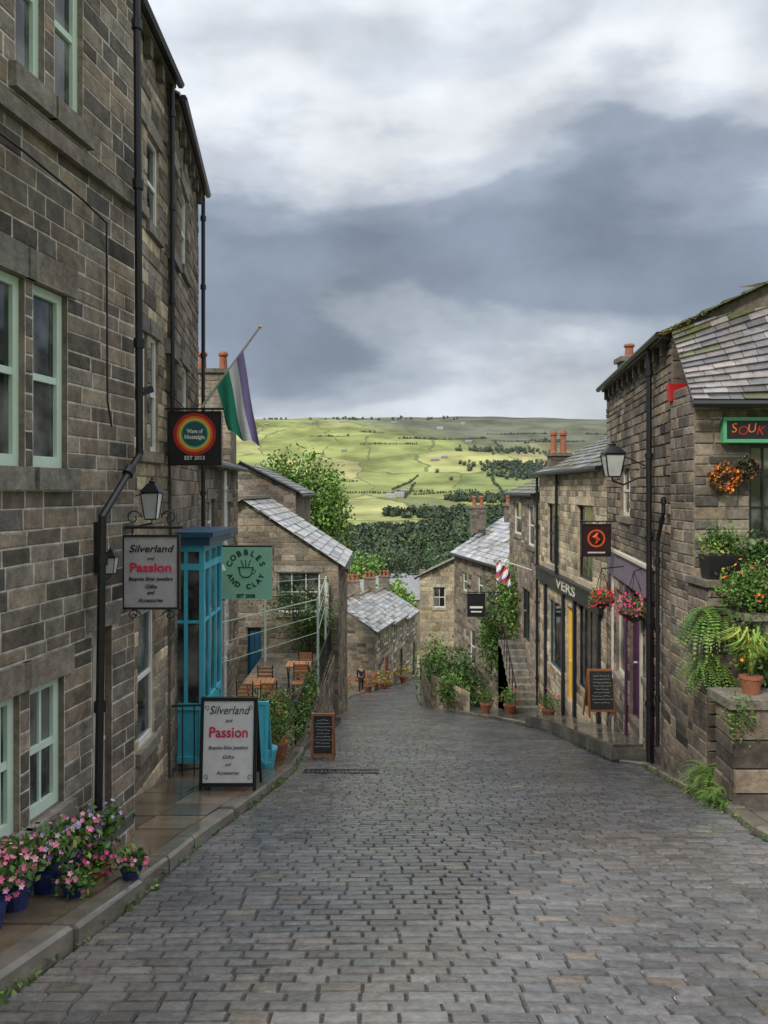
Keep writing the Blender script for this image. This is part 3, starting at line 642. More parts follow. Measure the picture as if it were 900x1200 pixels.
text('VERS',.36,g3.P(g3.u(668),z3+.2,.136),r3,'cream',r=V((0,-1,0)),bold=.008,width=2.2)
def disc(c,r0,par,mat,name,n=40,y=0,r1=0):
    mb=MB(); c=V(c)
    for k in range(n):
        a,b=2*math.pi*k/n,2*math.pi*(k+1)/n
        P=lambda r,t:c+V((r*math.cos(t),-y,r*math.sin(t)))
        if r1: mb.face([P(r0,a),P(r0,b),P(r1,b),P(r1,a)])
        else: mb.face([P(0,0),P(r0,a),P(r0,b)])
    return mb.build(name,mat,par)
def board(name,lab,px0,px1,py0,py1,Y,mat,edge=None,t=.03,cat='sign'):
    a=W(px0,py1,Y); b=W(px1,py0,Y); s=thing(name,lab,cat,((a.x+b.x)/2,Y,a.z))
    mb=MB(); mb.box((a.x,Y-t,a.z),(b.x,Y,b.z)); mb.build('board',mat,s)
    if edge:
        mb=MB(); e=.018; y0,y1=Y-t-.012,Y+.012
        mb.box((a.x-e,y0,a.z-e),(b.x+e,y1,a.z)); mb.box((a.x-e,y0,b.z),(b.x+e,y1,b.z+e)); mb.box((a.x-e,y0,a.z),(a.x,y1,b.z)); mb.box((b.x,y0,a.z),(b.x+e,y1,b.z)); mb.build('frame',edge,s)
    return s,a,b
# Silverland sign
Y=6.45; s,a,b=board('hanging_sign','white hanging shop sign with its shade painted in as grey, reading Silverland and Passion with scrolled bracket',147,209,629,711,Y,'signface_shade','blackpaint')
f=Y-.034; w=b.x-a.x
def L_(py): return (HY-py)/F0*Y
cx=(a.x+b.x)/2
text('Silverland',.085,(cx,f,L_(643)),s,'blackpaint',shear=.25,width=w*.84,bold=.001); text('and',.04,(cx,f,L_(654)),s,'blackpaint',shear=.2)
text('Passion',.105,(cx,f,L_(665)),s,'pinktext',width=w*.78,bold=.003)
for t,py,k in (('Bespoke Silver Jewellery',678,.84),('Gifts',687,.22),('and',694,.14),('Accessories',703,.46)): text(t,.045,(cx,f,L_(py)),s,'blackpaint',shear=.2,width=w*k,bold=.0006)
mb=MB(); zt=L_(618); mb.tube([(-2.17,Y-.01,zt),(b.x+.04,Y-.01,zt)],.012); mb.tube([(a.x+.06,Y-.01,zt),(a.x+.06,Y-.01,b.z)],.007); mb.tube([(b.x-.06,Y-.01,zt),(b.x-.06,Y-.01,b.z)],.007)
for x0,dr_ in ((-2.1,1),(-1.8,-1)):
    mb.tube([(x0+dr_*.07*math.cos(t)*(1-t/9),Y-.01,zt+.08+.07*math.sin(t)*(1-t/9)) for t in [i*.4 for i in range(20)]],.006,6)
    mb.tube([(x0+dr_*.06*math.cos(t)*(1-t/9),Y-.01,a.z-.07+.05*math.sin(t)*(1-t/9)) for t in [i*.4 for i in range(20)]],.005,6)
mb.build('bracket','ironblack',s)
# Wave of Nostalgia
Y=10.0; s,a,b=board('hanging_sign','black square hanging sign reading Wave of Nostalgia with coloured rings',200,259,484,544,Y,'blackpaint','ironblack',t=.06)
cx=(a.x+b.x)/2; cz=(HY-509)/F0*Y; f=Y-.06
disc((cx,f,cz),.16,s,'teal','emblem',y=.003)
for i,(r_,r1,m) in enumerate([(.275,.24,'red'),(.235,.2,'orange'),(.2,.178,'ringyellow'),(.178,.16,'ringgreen')]): disc((cx,f,cz),r_,s,m,'ring',y=.004,r1=r1)
text('Wave of',.075,(cx,f-.006,cz+.035),s,'white',bold=.002,width=.21); text('Nostalgia',.075,(cx,f-.006,cz-.04),s,'white',width=.26,bold=.002)
text('EST 2013',.07,(cx,f-.004,(HY-537)/F0*Y),s,'white',bold=.001)
mb=MB(); zt=b.z+.05; mb.bar((-2.84,Y-.03,zt),(b.x+.05,Y-.03,zt),.025,.025); mb.bar((-2.84,Y-.03,zt+.25),(a.x+.2,Y-.03,zt),.015,.015); mb.tube([(a.x+.1,Y-.03,zt),(a.x+.1,Y-.03,b.z)],.008); mb.tube([(b.x-.1,Y-.03,zt),(b.x-.1,Y-.03,b.z)],.008); mb.build('bracket','ironblack',s)
# Cobbles and Clay
Y=13.5; s,a,b=board('hanging_sign','pale green square hanging sign reading Cobbles and Clay',258,319,641,702,Y,'greensign',None,t=.03)
cx=(a.x+b.x)/2; cz=(a.z+b.z)/2+.06; f=Y-.034
def arc(tx,r_,a0,a1,size,flip=False):
    n=len(tx)
    for i,ch in enumerate(tx):
        t=a0+(a1-a0)*i/(n-1)
        if ch!=' ': text(ch,size,(cx+r_*math.cos(t),f,cz+r_*math.sin(t)),s,'darkgreen',rot=t-math.pi/2+(math.pi if flip else 0),bold=.005)
arc('COBBLES',.3,2.8,.34,.135); arc('AND CLAY',.3,-2.75,-.4,.12,True)
text('EST 2008',.085,(cx,f,a.z+.055),s,'darkgreen',bold=.003)
mb=MB(); y=f
pts=[(-.12,.04),(-.1,-.08),(-.05,-.13),(.05,-.13),(.1,-.08),(.12,.04)]
for p,q in zip(pts,pts[1:]): mb.tube([(cx+p[0],y,cz+p[1]),(cx+q[0],y,cz+q[1])],.009,5)
mb.tube([(cx-.14,y,cz+.04),(cx+.14,y,cz+.04)],.009,5); mb.tube([(cx+.12,y,cz+.02),(cx+.17,y,cz-.01),(cx+.15,y,cz-.06),(cx+.1,y,cz-.07)],.008,5)
for dx in (-.07,0,.07): mb.tube([(cx+dx*.5,y,cz+.04),(cx+dx*1.2,y,cz+.17)],.008,5)
mb.build('cup_emblem','darkgreen',s)
mb=MB(); mb.tube([(-3.28,Y-.01,b.z+.016),(b.x,Y-.01,b.z+.016)],.018); mb.build('bracket','ironblack',s)
mb=MB(); mb.tube([(-3.28,Y-.01,a.z-.012),(a.x+.1,Y-.01,a.z-.012)],.012); mb.build('bracket','ironblack',s)
Y=15.6; s,a,b=board('hanging_sign','small dark hanging sign with an orange ring emblem beside the red flower baskets',682,714,615,651,Y,'maroon','ironblack',t=.05)
cx=(a.x+b.x)/2; cz=(a.z+b.z)/2+.04; disc((cx,Y-.05,cz),.18,s,'redorange','ring',y=.004,r1=.145)
mb=MB(); mb.tube([(cx+.03,Y-.058,cz+.11),(cx-.035,Y-.058,cz+.03),(cx+.035,Y-.058,cz-.03),(cx-.01,Y-.058,cz-.11)],[.015,.06,.05,.01],6); mb.build('emblem','redorange',s)
mb=MB(); mb.box((a.x+.1,Y-.056,a.z+.05),(b.x-.1,Y-.053,a.z+.08)); mb.build('lettering','cream',s)
mb=MB(); mb.tube([(a.x-.05,Y,b.z+.07),(4.78,Y,b.z+.07)],.014); mb.tube([(a.x+.06,Y,b.z+.07),(a.x+.06,Y,b.z)],.008); mb.tube([(b.x-.06,Y,b.z+.07),(b.x-.06,Y,b.z)],.008); mb.build('bracket','ironblack',s)
Y=29; s,a,b=board('hanging_sign','small black and white hanging sign in front of the ivy',548,568,696,722,Y,'blackpaint','blackpaint',t=.05)
mb=MB(); mb.box((a.x+.08,Y-.056,a.z+.3),(b.x-.08,Y-.052,a.z+.38)); mb.box((a.x+.12,Y-.056,a.z+.15),(b.x-.12,Y-.052,a.z+.2)); mb.build('lettering','white',s)
mb=MB(); mb.tube([(a.x,Y,b.z+.06),(4.9,Y,b.z+.06)],.02); mb.build('bracket','ironblack',s)
s=thing('shop_sign','green framed shop sign with orange and red SOUK letters on the right hand wall','sign',(4.9,10.05,.6))
a=W(848,517,10.02); mb=MB(); mb.box((a.x,10.0,a.z),(a.x+1.5,10.06,a.z+.29)); mb.build('board','blackpaint',s)
mb=MB(); mb.box((a.x-.02,9.98,a.z+.265),(a.x+1.52,10.07,a.z+.31)); mb.box((a.x-.02,9.98,a.z-.02),(a.x+1.52,10.07,a.z+.025)); mb.box((a.x-.02,9.98,a.z+.026),(a.x+.025,10.07,a.z+.264)); mb.build('frame','ringgreen',s)
for i,(ch,m) in enumerate(zip('SOUK',['orange','red','orange','red'])): text(ch,.17,(a.x+.12+i*.115,9.995,a.z+.148+.015*(-1)**i),s,m,bold=-.001,shear=.2,rot=[.15,-.1,.12,-.12][i])
# boards on the pavement
def aframe(name,lab,px0,px1,pt,pb,Y,face,frame,leg=.1,cat='board'):
    a=W(px0,pb,Y); b=W(px1,pt,Y); s=thing(name,lab,cat,((a.x+b.x)/2,Y,a.z)); h=b.z-a.z; ln=.22; e=.04
    P=lambda x,z,o=0:(x,Y-ln*.5*(1-z/h)+.0-o,a.z+z)
    def slab(mb,x0,x1,z0,z1,o0,o1): mb.hexa([P(x0,z0,o1),P(x1,z0,o1),P(x1,z0,o0),P(x0,z0,o0),P(x0,z1,o1),P(x1,z1,o1),P(x1,z1,o0),P(x0,z1,o0)])
    mb=MB(); slab(mb,a.x+e,b.x-e,leg+e,h-e,0,.012); mb.build('panel',face,s)
    mb=MB(); slab(mb,a.x,a.x+e,0,h,-.01,.025); slab(mb,b.x-e,b.x,0,h,-.01,.025); slab(mb,a.x+e,b.x-e,leg,leg+e,-.01,.025); slab(mb,a.x+e,b.x-e,h-e,h,-.01,.025); mb.build('frame',frame,s)
    mb=MB(); bk=lambda x,z:V((x,Y+ln*1.6*(1-z/h)+.02,a.z+z-(.23*ln*1.6 if z==0 else 0)))
    mb.bar(bk(a.x+.02,0),bk(a.x+.02,h),.03,.03); mb.bar(bk(b.x-.02,0),bk(b.x-.02,h),.03,.03)
    q=[bk(a.x+.03,leg),bk(b.x-.03,leg),bk(b.x-.03,h),bk(a.x+.03,h)]; mb.face(q); mb.build('back_panel',frame,s)
    return s,a,b,P,h
s,a,b,P,h=aframe('pavement_board','white pavement board in black frame reading Silverland and Passion',236,302,817,922,9.3,'signface','blackpaint',leg=.05)
cx=(a.x+b.x)/2; w=b.x-a.x; upv=(V(P(0,1))-V(P(0,0))).normalized()
for t,k,sz,wd,m,sh in (('Silverland',.86,.14,.72,'darkgreen',.3),('and',.75,.06,.12,'blackpaint',.2),('Passion',.62,.17,.68,'pinktext',0),('Bespoke Silver Jewellery',.46,.06,.7,'blackpaint',.2),('Gifts',.36,.06,.2,'blackpaint',.2),('and',.28,.05,.1,'blackpaint',.2),('Accessories',.19,.06,.4,'blackpaint',.2)):
    text(t,sz,P(cx,h*k,.018),s,m,up=upv,width=w*wd,shear=sh,bold=.003 if t=='Passion' else 0)
mb=MB()
for sx in (-1,1):
    for zz in (.14,.88):
        mb.tube([P(cx+sx*(w*.38+.03*math.cos(t)*(1-t/8)),h*zz+.04*math.sin(t)*(1-t/8),.016) for t in [i*.5 for i in range(14)]],.003,4)
mb.build('scroll_ornament','blackpaint',s)
aframe('pavement_board','plain bright blue board just behind the white pavement board',299,315,822,892,10.3,'bluepaint','bluepaint',leg=.03)
def scribble(s,P,a,b,h,rows,y=.018,mat='signface'):
    mb=MB()
    for i in range(rows):
        z=h*(.86-.62*i/rows); wd=(b.x-a.x)*U(.22,.36); cx=(a.x+b.x)/2; x=cx-wd
        while x<cx+wd:
            l=U(.02,.05); mb.tube([P(x,z+U(-.006,.006),y),P(x+l*.5,z+U(-.01,.01),y),P(x+l,z+U(-.006,.006),y)],.0028,4); x+=l+U(.008,.015)
    mb.build('chalk_writing',mat,s)
s,a,b,P,h=aframe('chalkboard','small chalkboard in brown wood frame at the left edge of the cobbles',365,392,836,889,13.3,'chalk','wood',leg=.08); scribble(s,P,a,b,h,9)
s,a,b,P,h=aframe('chalkboard','blackboard menu in brown frame on the raised right hand platform',688,720,784,839,16.0,'chalk','wood',leg=.12); scribble(s,P,a,b,h,9)
# ---------------------------------------------------------------- flags
def flag():
    Y=13.0; s=thing('flag','green white and purple striped flag drooping from an angled pole','flag',W(250,475,Y))
    mb=MB(); mb.tube([W(236,478,Y+.1),W(304,384,Y)],[.026,.02],8); mb.build('flagpole','cream',s)
    mb=MB(); mb.lathe(W(305,383,Y)-V((0,0,.03)),[(.01,0),(.035,.03),(.01,.06)],8); mb.build('finial','ringyellow',s)
    mb=MB(); n=24; m=30
    t0,t1=W(254,454,Y),W(285,411,Y); 
    b0,b1=W(268,504,Y),W(303,521,Y)
    def P(i,j):
        a=i/n; b=j/m; p=t0.lerp(t1,a); q=b0.lerp(b1,a); r_=p.lerp(q,b)
        return r_+V((.02*math.sin(b*6+a*2)*b,.035*math.sin(a*13+b*3)*(.25+b*.75),-.04*math.sin(a*math.pi)*b-.03*math.sin(a*11+b*3)*b))
    cols=[(.02,.26,.16),(.8,.8,.8),(.27,.21,.42)]
    for i in range(n):
        for j in range(m):
            mb.face([P(i,j),P(i+1,j),P(i+1,j+1),P(i,j+1)],cols[0 if i<11 else (1 if i<18 else 2)])
    mb.build('cloth','cloth',s,smooth=True)
flag()
def flag2():
    Y=25.5; s=thing('flag','small red and white flag above the outdoor steps','flag',W(588,660,Y))
    mb=MB(); mb.tube([(4.9,Y,W(0,668,Y).z),W(583,655,Y)],.02,6); mb.build('flagpole','white',s)
    mb=MB(); 
    for i in range(10):
        for j in range(9):
            P=lambda i,j:W(582+i*1.6,658+i*.9+j*2.4,Y)+V((0,.06*math.sin(i*1.3+j*.4),0))
            k=(i+j)%6
            c=(.6,.05,.05) if k<2 else ((.75,.75,.75) if k<5 else (.05,.06,.25))
            mb.face([P(i,j),P(i+1,j),P(i+1,j+1),P(i,j+1)],c)
    mb.build('cloth','cloth',s)
flag2()
# ---------------------------------------------------------------- lanterns
def lantern(lab,c,w,wallp,h=None):
    c=V(c); h=h or w*1.5; s=thing('wall_lantern',lab,'lantern',c)
    mb=MB(); a=w*.32; b=w*.5
    for sx in (-1,1):
        for sy in (-1,1): mb.bar(c+V((sx*a,sy*a,0)),c+V((sx*b,sy*b,h*.62)),w*.05,w*.05)
    mb.box(c-V((a,a,w*.06)),c+V((a,a,0))); mb.box(c+V((-b,-b,h*.62)),c+V((b,b,h*.66))); mb.build('frame','ironblack',s)
    mb=MB(); a*=.95;b*=.95; z=h*.61
    q=[c+V((sx*a,sy*a,.005)) for sx,sy in ((-1,-1),(1,-1),(1,1),(-1,1))]; r_=[c+V((sx*b,sy*b,z)) for sx,sy in ((-1,-1),(1,-1),(1,1),(-1,1))]
    for i in range(4): mb.face([q[i],q[(i+1)%4],r_[(i+1)%4],r_[i]])
    mb.build('glass','lampglass',s)
    mb=MB(); b=w*.58; t=c+V((0,0,h*.66)); m=w*.2
    q=[t+V((sx*b,sy*b,0)) for sx,sy in ((-1,-1),(1,-1),(1,1),(-1,1))]; r_=[t+V((sx*m,sy*m,h*.22)) for sx,sy in ((-1,-1),(1,-1),(1,1),(-1,1))]
    mb.hexa(q+r_); mb.lathe(t+V((0,0,h*.22)),[(m*.8,0),(m,h*.05),(m*.3,h*.08),(m*.3,h*.13),(.003,h*.16)],8); mb.build('cap','ironblack',s)
    mb=MB(); wp=V(wallp); d=(wp-c); k=V((d.x,d.y,0))
    mb.tube([c-V((0,0,w*.05)),c+V((0,0,-w*.25)),c+k*.3+V((0,0,-w*.45)),c+k*.7+V((0,0,-w*.1)),wp],w*.05,6); mb.tube([c+V((0,0,h*.68))+k*.02,c+k*.5+V((0,0,h*.5)),V((wp.x,wp.y,wp.z+h*.3))],w*.035,6)
    mb.box(wp-V((.03,.03,.1)),wp+V((.03,.03,.3))); mb.build('bracket','ironblack',s)
lantern('large black street lantern on a bracket on the right hand wall',W(718,558,12.5),.31,(4.3,12.5,.2),.56)
lantern('black carriage lantern above the shade-grey hanging sign',W(178,608,7.6),.17,(-2.83,7.7,-.2),.4)
lantern('small dark lantern on the near left wall beside the drainpipe',W(122,672,6.0)+V((.05,0,0)),.1,f1.P(f1.u(112),-.55,.0),.2)
def camera_box(lab,p,wallp):
    s=thing('security_light',lab,'light',p); mb=MB(); p=V(p); mb.bar(p,V(wallp),.03,.03); mb.build('arm','ironblack',s); mb=MB(); mb.bar(p-V((.02,.1,.03)),p+V((.08,.08,.05)),.09,.07); mb.tube([p+V((.02,-.1,0)),p+V((.02,-.14,-.01))],.05,8); mb.build('housing','blackpaint',s)
camera_box('small black security light high beside the drainpipe',W(165,460,8.4),(-2.83,8.4,.9))
s=thing('gooseneck_lamp','curved sign lamp left of the pale green square sign','lamp',W(258,668,13.2)); mb=MB(); p=W(258,668,13.2); mb.lathe(p,[(.1,0),(.07,.07),(.03,.12)],10); mb.build('shade','cream',s); mb=MB(); mb.tube([p+V((0,0,.1)),p+V((-.02,0,.28)),p+V((-.15,0,.34)),(-3.25,13.2,p.z+.25)],.012,6); mb.build('arm','ironblack',s)
s=thing('alarm_box','red alarm box on the right hand corner under the slate roof','alarm',W(794,470,10.9)); p=W(794,470,10.9); mb=MB(); mb.hexa([p+V(q) for q in ((-.1,-.02,0),(.1,-.02,0),(.1,.1,0),(-.1,.1,0),(-.13,-.04,.24),(.13,-.04,.24),(.13,.1,.24),(-.13,.1,.24))]); mb.build('cover','red',s); mb=MB(); mb.lathe(p+V((0,.02,-.03)),[(.02,0),(.03,.03)],8); mb.build('strobe','white',s)

# ---------------------------------------------------------------- blue shop bay
def bay():
    Y0,Y1=10.8,12.15; xa,xb=-3.05,-2.53; z0,z1=-3.85,-.78
    s=thing('shop_bay','bright blue painted timber shop bay with flat dark roof','shop front',(-2.8,11.5,z0))
    mb=MB(); e=.07
    fr=Fc((xa,Y0),(xb,Y0)); sd=Fc((xb,Y0),(xb-.03,Y1),1)
    for f,w in ((fr,fr.L),(sd,sd.L)):
        fbox(mb,f,0,e,z0,z1,-.06,0); fbox(mb,f,w-e,w,z0,z1,-.06,.0)
        for z in (z0,z0+.75,z1-.35): fbox(mb,f,e,w-e,z,z+.09,-.06,0)
        fbox(mb,f,e,w-e,z1-.09,z1,-.06,0); fbox(mb,f,e,w-e,z0+.09,z0+.75,-.05,-.03)
        nn=1 if w<.7 else 2
        for i in range(nn): x=w*(i+1)/(nn+1); fbox(mb,f,x-.025,x+.025,z0+.84,z1-.09,-.055,-.005)
        fbox(mb,f,e,w-e,z1-1.1,z1-1.06,-.05,-.01)
    mb.build('frame','bluepaint',s)
    mb=MB()
    for f,w in ((fr,fr.L),(sd,sd.L)): fbox(mb,f,e,w-e,z0+.8,z1-.08,-.045,-.035)
    mb.build('glazing','glass',s)
    mb=MB(); mb.box((xa,Y0-.1,z1+.002),(xb+.1,Y1+.1,z1+.12)); mb.box((xa,Y0-.16,z1+.12),(xb+.16,Y1+.15,z1+.19)); mb.build('roof','bluedark',s)
bay()
def railing(name,lab,pts,h,step=.12,mat='ironblack',r=.009):
    s=thing(name,lab,'railing',pts[0]); mb=MB(); mb2=MB(); up=V((0,0,h))
    for a,b in zip(pts,pts[1:]):
        a=V(a);b=V(b); mb2.tube([a+up,b+up],.016,6); mb2.tube([a+V((0,0,.1)),b+V((0,0,.1))],.012,6)
        n=max(1,int((b-a).length/step))
        for k in range(n+1): p=a.lerp(b,k/n); mb.tube([p,p+up],r if 0<k<n else .018,6)
    mb.build('baluster','ironblack',s); mb2.build('rail',mat,s); return s
railing('railing','black iron railing in front of the blue shop bay',[(-2.86,10.3,-3.85),(-2.4,10.35,-3.85),(-2.35,12,-4.2)],.95)
# ---------------------------------------------------------------- terrace with seats
TZ=-4.95
s=thing('cafe_terrace','raised stone cafe terrace with seats at the left of the street','terrace',(-2.6,18,-6))
ft=Fc((-1.62,14.6),(-1.5,23.2)); wall(ft,s,-7.2,TZ,[],midst,ch=.18,bl=.4,seed=41,name='retaining_wall')
mb=MB()
for i in range(14):
    for j in range(3):
        x=-3.6+j*.68; y=14.6+i*.61; t=U(.7,1.2); mb.box((x+.005,y+.005,TZ-.1),(x+.675,y+.605,TZ+.03+U(-.003,.003)),(.18*t,.155*t,.12*t))
mb.build('paving','flag',s)
mb=MB(); mb.hexa([(-3.5,14.3,-5.2),(-1.7,14.3,-5.2),(-1.7,14.6,-5.2),(-3.5,14.6,-5.2),(-3.5,14.35,TZ-.02),(-1.7,14.35,TZ-.02),(-1.7,14.6,TZ-.02),(-3.5,14.6,TZ-.02)],(.17,.15,.12)); mb.build('front_step','stone',s)
railing('railing','black terrace railing above the left kerb',[(-3.3,14.9,TZ+.03),(-1.72,14.9,TZ+.03),(-1.6,19,TZ+.03),(-1.6,23,TZ+.03)],.8,step=.2,r=.007)
s=thing('pergola','pale green slender terrace frame with wires around the cafe seats','pergola',(-2.6,17,TZ))
for x,y in ((-3.3,15.2),(-1.75,23),(-1.6,18.6),(-3.4,22)): mb=MB(); mb.bar((x,y,TZ-.1),(x,y,TZ+2.35),.055,.055); mb.build('post','sage',s)
for z,r_ in ((2.3,.014),(1.9,.008),(1.5,.008)): mb=MB(); mb.tube([(-3.3,15.2,TZ+z),(-1.6,18.6,TZ+z),(-1.75,23,TZ+z),(-3.4,22,TZ+z)],r_,6); mb.build('rail','sagedark',s)
def chair(lab,loc):
    s=thing('cafe_chair',lab,'chair',loc,'wooden chairs on the cafe terrace'); x,y,z=loc
    mb=MB()
    for i in range(5): mb.box((x-.17,y-.18+i*.075,z+.42),(x+.17,y-.12+i*.075,z+.44))
    mb.build('seat','woodchair',s)
    mb=MB()
    for i in range(4): mb.box((x-.17,y+.18,z+.5+i*.085),(x+.17,y+.195,z+.555+i*.085))
    mb.build('backrest','woodchair',s)
    for sx in (-1,1):
        for sy in (-1,1):
            mb=MB(); mb.bar((x+sx*.17,y+sy*.16,z),(x+sx*.17,y+sy*.18,z+(.86 if sy>0 else .42)),.022,.022); mb.build('leg','ironblack',s)
    return s
def cpy(o,loc,lab):
    r_=o.copy(); C.objects.link(r_); r_.location=V(loc); r_['label']=lab
    for ch in list(o.children): c=ch.copy(); C.objects.link(c); c.parent=r_
    return r_
c0=chair('leftmost slatted wooden chair on the cafe terrace',(-2.95,16.1,TZ+.03))
cpy(c0,(-2.45,16.15,TZ+.03),'second slatted wooden chair from the left on the terrace')
cpy(c0,(-2.75,17.6,TZ+.03),'slatted wooden chair behind the nearer terrace table')
cpy(c0,(-1.95,17.9,TZ+.03),'right hand slatted wooden chair on the cafe terrace')
cpy(c0,(-1.98,19.2,TZ+.03),'farthest slatted wooden chair on the cafe terrace')
def table(lab,x,y):
    s=thing('cafe_table',lab,'table',(x,y,TZ+.03)); z=TZ+.03
    mb=MB(); 
    for i in range(6): mb.box((x-.3+i*.1,y-.3,z+.7),(x-.21+i*.1,y+.3,z+.73))
    mb.build('tabletop','woodchair',s)
    for sx in (-1,1):
        mb=MB(); mb.bar((x+sx*.25,y-.25,z),(x+sx*.25,y+.25,z+.7),.025,.025); mb.bar((x+sx*.25,y+.25,z),(x+sx*.25,y-.25,z+.7),.025,.025); mb.build('leg','ironblack',s)
table('slatted wooden table at the left of the cafe terrace',-2.7,16.8); table('slatted wooden table at the right of the cafe terrace',-2.05,18.5)

# ---------------------------------------------------------------- plants
GR=[(.08,.17,.035),(.12,.22,.04),(.055,.12,.025),(.17,.26,.05)]
def foliage(mb,c,r,n,sz,pal=GR,k=10,sp=.35,flat=0,clip=0):
    c=V(c); cs=[]
    for _ in range(k):
        d=V((U(-1,1),U(-1,1),U(-.8,1))).normalized()*U(.35,.8); cs.append((V((d.x*r[0],d.y*r[1],d.z*r[2])),U(.6,1.3),random.choice(pal)))
    for _ in range(n):
        q,t,cl=random.choice(cs); g=V((random.gauss(0,sp)*r[0],random.gauss(0,sp)*r[1],random.gauss(0,sp)*r[2]))
        w=q+g
        if clip and (w.x/r[0])**2+(w.y/r[1])**2+(w.z/r[2])**2>clip*(1+.25*MN.noise(w*.8)): continue
        mb.leaf(c+w,sz*U(.6,1.3),tuple(x*t*U(.75,1.25) for x in cl),flat)
def flowers(mb,c,r,n,sz,pal):
    c=V(c)
    for _ in range(n):
        d=V((U(-1,1),U(-1.2,.8),U(-.5,1))).normalized()*U(.7,1.2); p=c+V((d.x*r[0],d.y*r[1],d.z*r[2])); col=random.choice(pal); t=U(.7,1.15)
        nn=(d+V((U(-.5,.5),-.5+U(-.5,.5),U(0,.7)))).normalized(); a=nn.cross(V((0,0,1))).normalized(); b=nn.cross(a)
        sz_=sz*U(.6,1.15)
        vs=[p]
        for k in range(10):
            th=2*math.pi*k/10; rr=sz_*(1 if k%2 else .6); vs.append(p+(a*math.cos(th)+b*math.sin(th))*rr+nn*sz_*.3)
        mb.add(vs,[(0,1+k,1+(k+1)%10) for k in range(10)],tuple(x*t for x in col))
PK=[(.8,.25,.38),(.85,.42,.52),(.7,.13,.27)]; PU=[(.3,.2,.45),(.45,.34,.58),(.6,.5,.65)]; RDc=[(.6,.02,.02),(.55,.02,.09)]; ORc=[(.8,.28,.02),(.75,.14,.02)]; MG=[(.5,.03,.18),(.62,.08,.25)]
def pot(lab,x,y,z,r,h,pal,fr=.24,n=450,nf=45,mat='bluepot',fs=.022,grp=None,leafpal=GR,stem=.2,fz=.8):
    s=thing('potted_plant',lab,'plant',(x,y,z),grp)
    mb=MB(); mb.lathe((x,y,z),[(r*.72,0),(r*.8,h*.3),(r,h*.85),(r*1.08,h*.87),(r*1.08,h),(r*.9,h)],16); mb.build('pot',mat,s,smooth=False)
    mb=MB(); c=(x,y,z+h+stem); foliage(mb,c,(fr,fr,fr*fz),n,.05,leafpal); 
    for _ in range(16): 
        d=V((U(-1,1)*fr,U(-1,1)*fr,stem*1.2)); mb.tube([(x,y,z+h*.9),(x+d.x*.5,y+d.y*.5,z+h+stem*.6),V((x,y,z+h))+d],.003,3,(.06,.12,.03))
    mb.build('foliage','leaf',s)
    if nf: mb=MB(); flowers(mb,c,(fr*1.1,fr*1.1,fr*fz*1.2),nf,fs,pal); mb.build('blossom','petal',s)
    return s
sw=lambda y:road(y)+.115
P_=[('blue pot of bright pink geraniums cut by the left frame edge',-2.24,4.35,PK,.18,80),
('blue pot of pink geraniums second along the left wall',-2.26,4.7,PK,.16,60),
('blue pot of mixed pink and mauve flowers under the near left window',-2.22,5.05,PK+PU,.15,45),
('blue pot of tall mauve flowers against the near left wall',-2.24,5.45,PU+PK,.17,70),
('blue pot of lilac flowers nearest the drainpipe foot',-2.16,5.8,PU,.16,50),
('low pot of magenta flowers in front of the drainpipe',-2.0,5.4,MG,.12,26),
('small trailing pot of pink geraniums at the right end of the flower row',-1.76,5.35,PK,.09,16),
('small leafy pot with a few pink blooms near the kerb',-2.0,4.95,PK,.11,12)]
for i,(lab,x,y,pal,fr,nf) in enumerate(P_):
    big=i<5; pot(lab,x,y,sw(y),.1 if big else .07,.16 if big else .08,pal,fr,520 if big else 240,nf,'bluepot' if i!=5 else 'terracotta',.022,stem=.13 if big else .05,fz=.85 if i in(3,4) else .7)
for i,(x,y,lab) in enumerate([(-2.0,10.6,'leafy green plant in pot just behind the white pavement board'),(-1.75,11.4,'bushy plant in a pot by the left kerb before the terrace'),(-1.7,12.3,'tall leafy potted plant at the corner of the terrace'),(-1.85,13.4,'potted shrub with yellowish leaves by the terrace railing')]):
    pot(lab,x,y,sw(y),.16,.28,ORc+RDc,.34,1200,8,'bluepaint' if i==1 else 'terracotta',.025,leafpal=GR+[(.26,.3,.06)],stem=.34,fz=1.2)
def shrub(name,lab,c,r,n,sz,pal=GR,k=14,cat='plant',stems=True):
    s=thing(name,lab,cat,(c[0],c[1],c[2]-r[2])); mb=MB(); foliage(mb,c,r,n,sz,pal,k); mb.build('foliage','leaf',s)
    if stems:
        mb=MB(); c=V(c)
        for _ in range(6): mb.tube([c-V((0,0,r[2]*1.1)),c+V((U(-.4,.4)*r[0],U(-.4,.4)*r[1],0)),c+V((U(-.7,.7)*r[0],U(-.7,.7)*r[1],r[2]*.6))],[.02,.012,.004],5)
        mb.build('stem','bark',s)
    return s
shrub('climbing_plant','thin climbing plant on the wires of the terrace frame',(-2.6,22.6,TZ+1.6),(.9,.3,.7),900,.09)
shrub('climbing_plant','leafy climber low on the gable house wall behind the terrace',(-2.3,23.7,TZ+.7),(.8,.15,.8),1800,.09)
shrub('climbing_plant','leafy plant growing along the terrace railing',(-1.72,17.0,TZ+.35),(.18,2.0,.45),2000,.08)
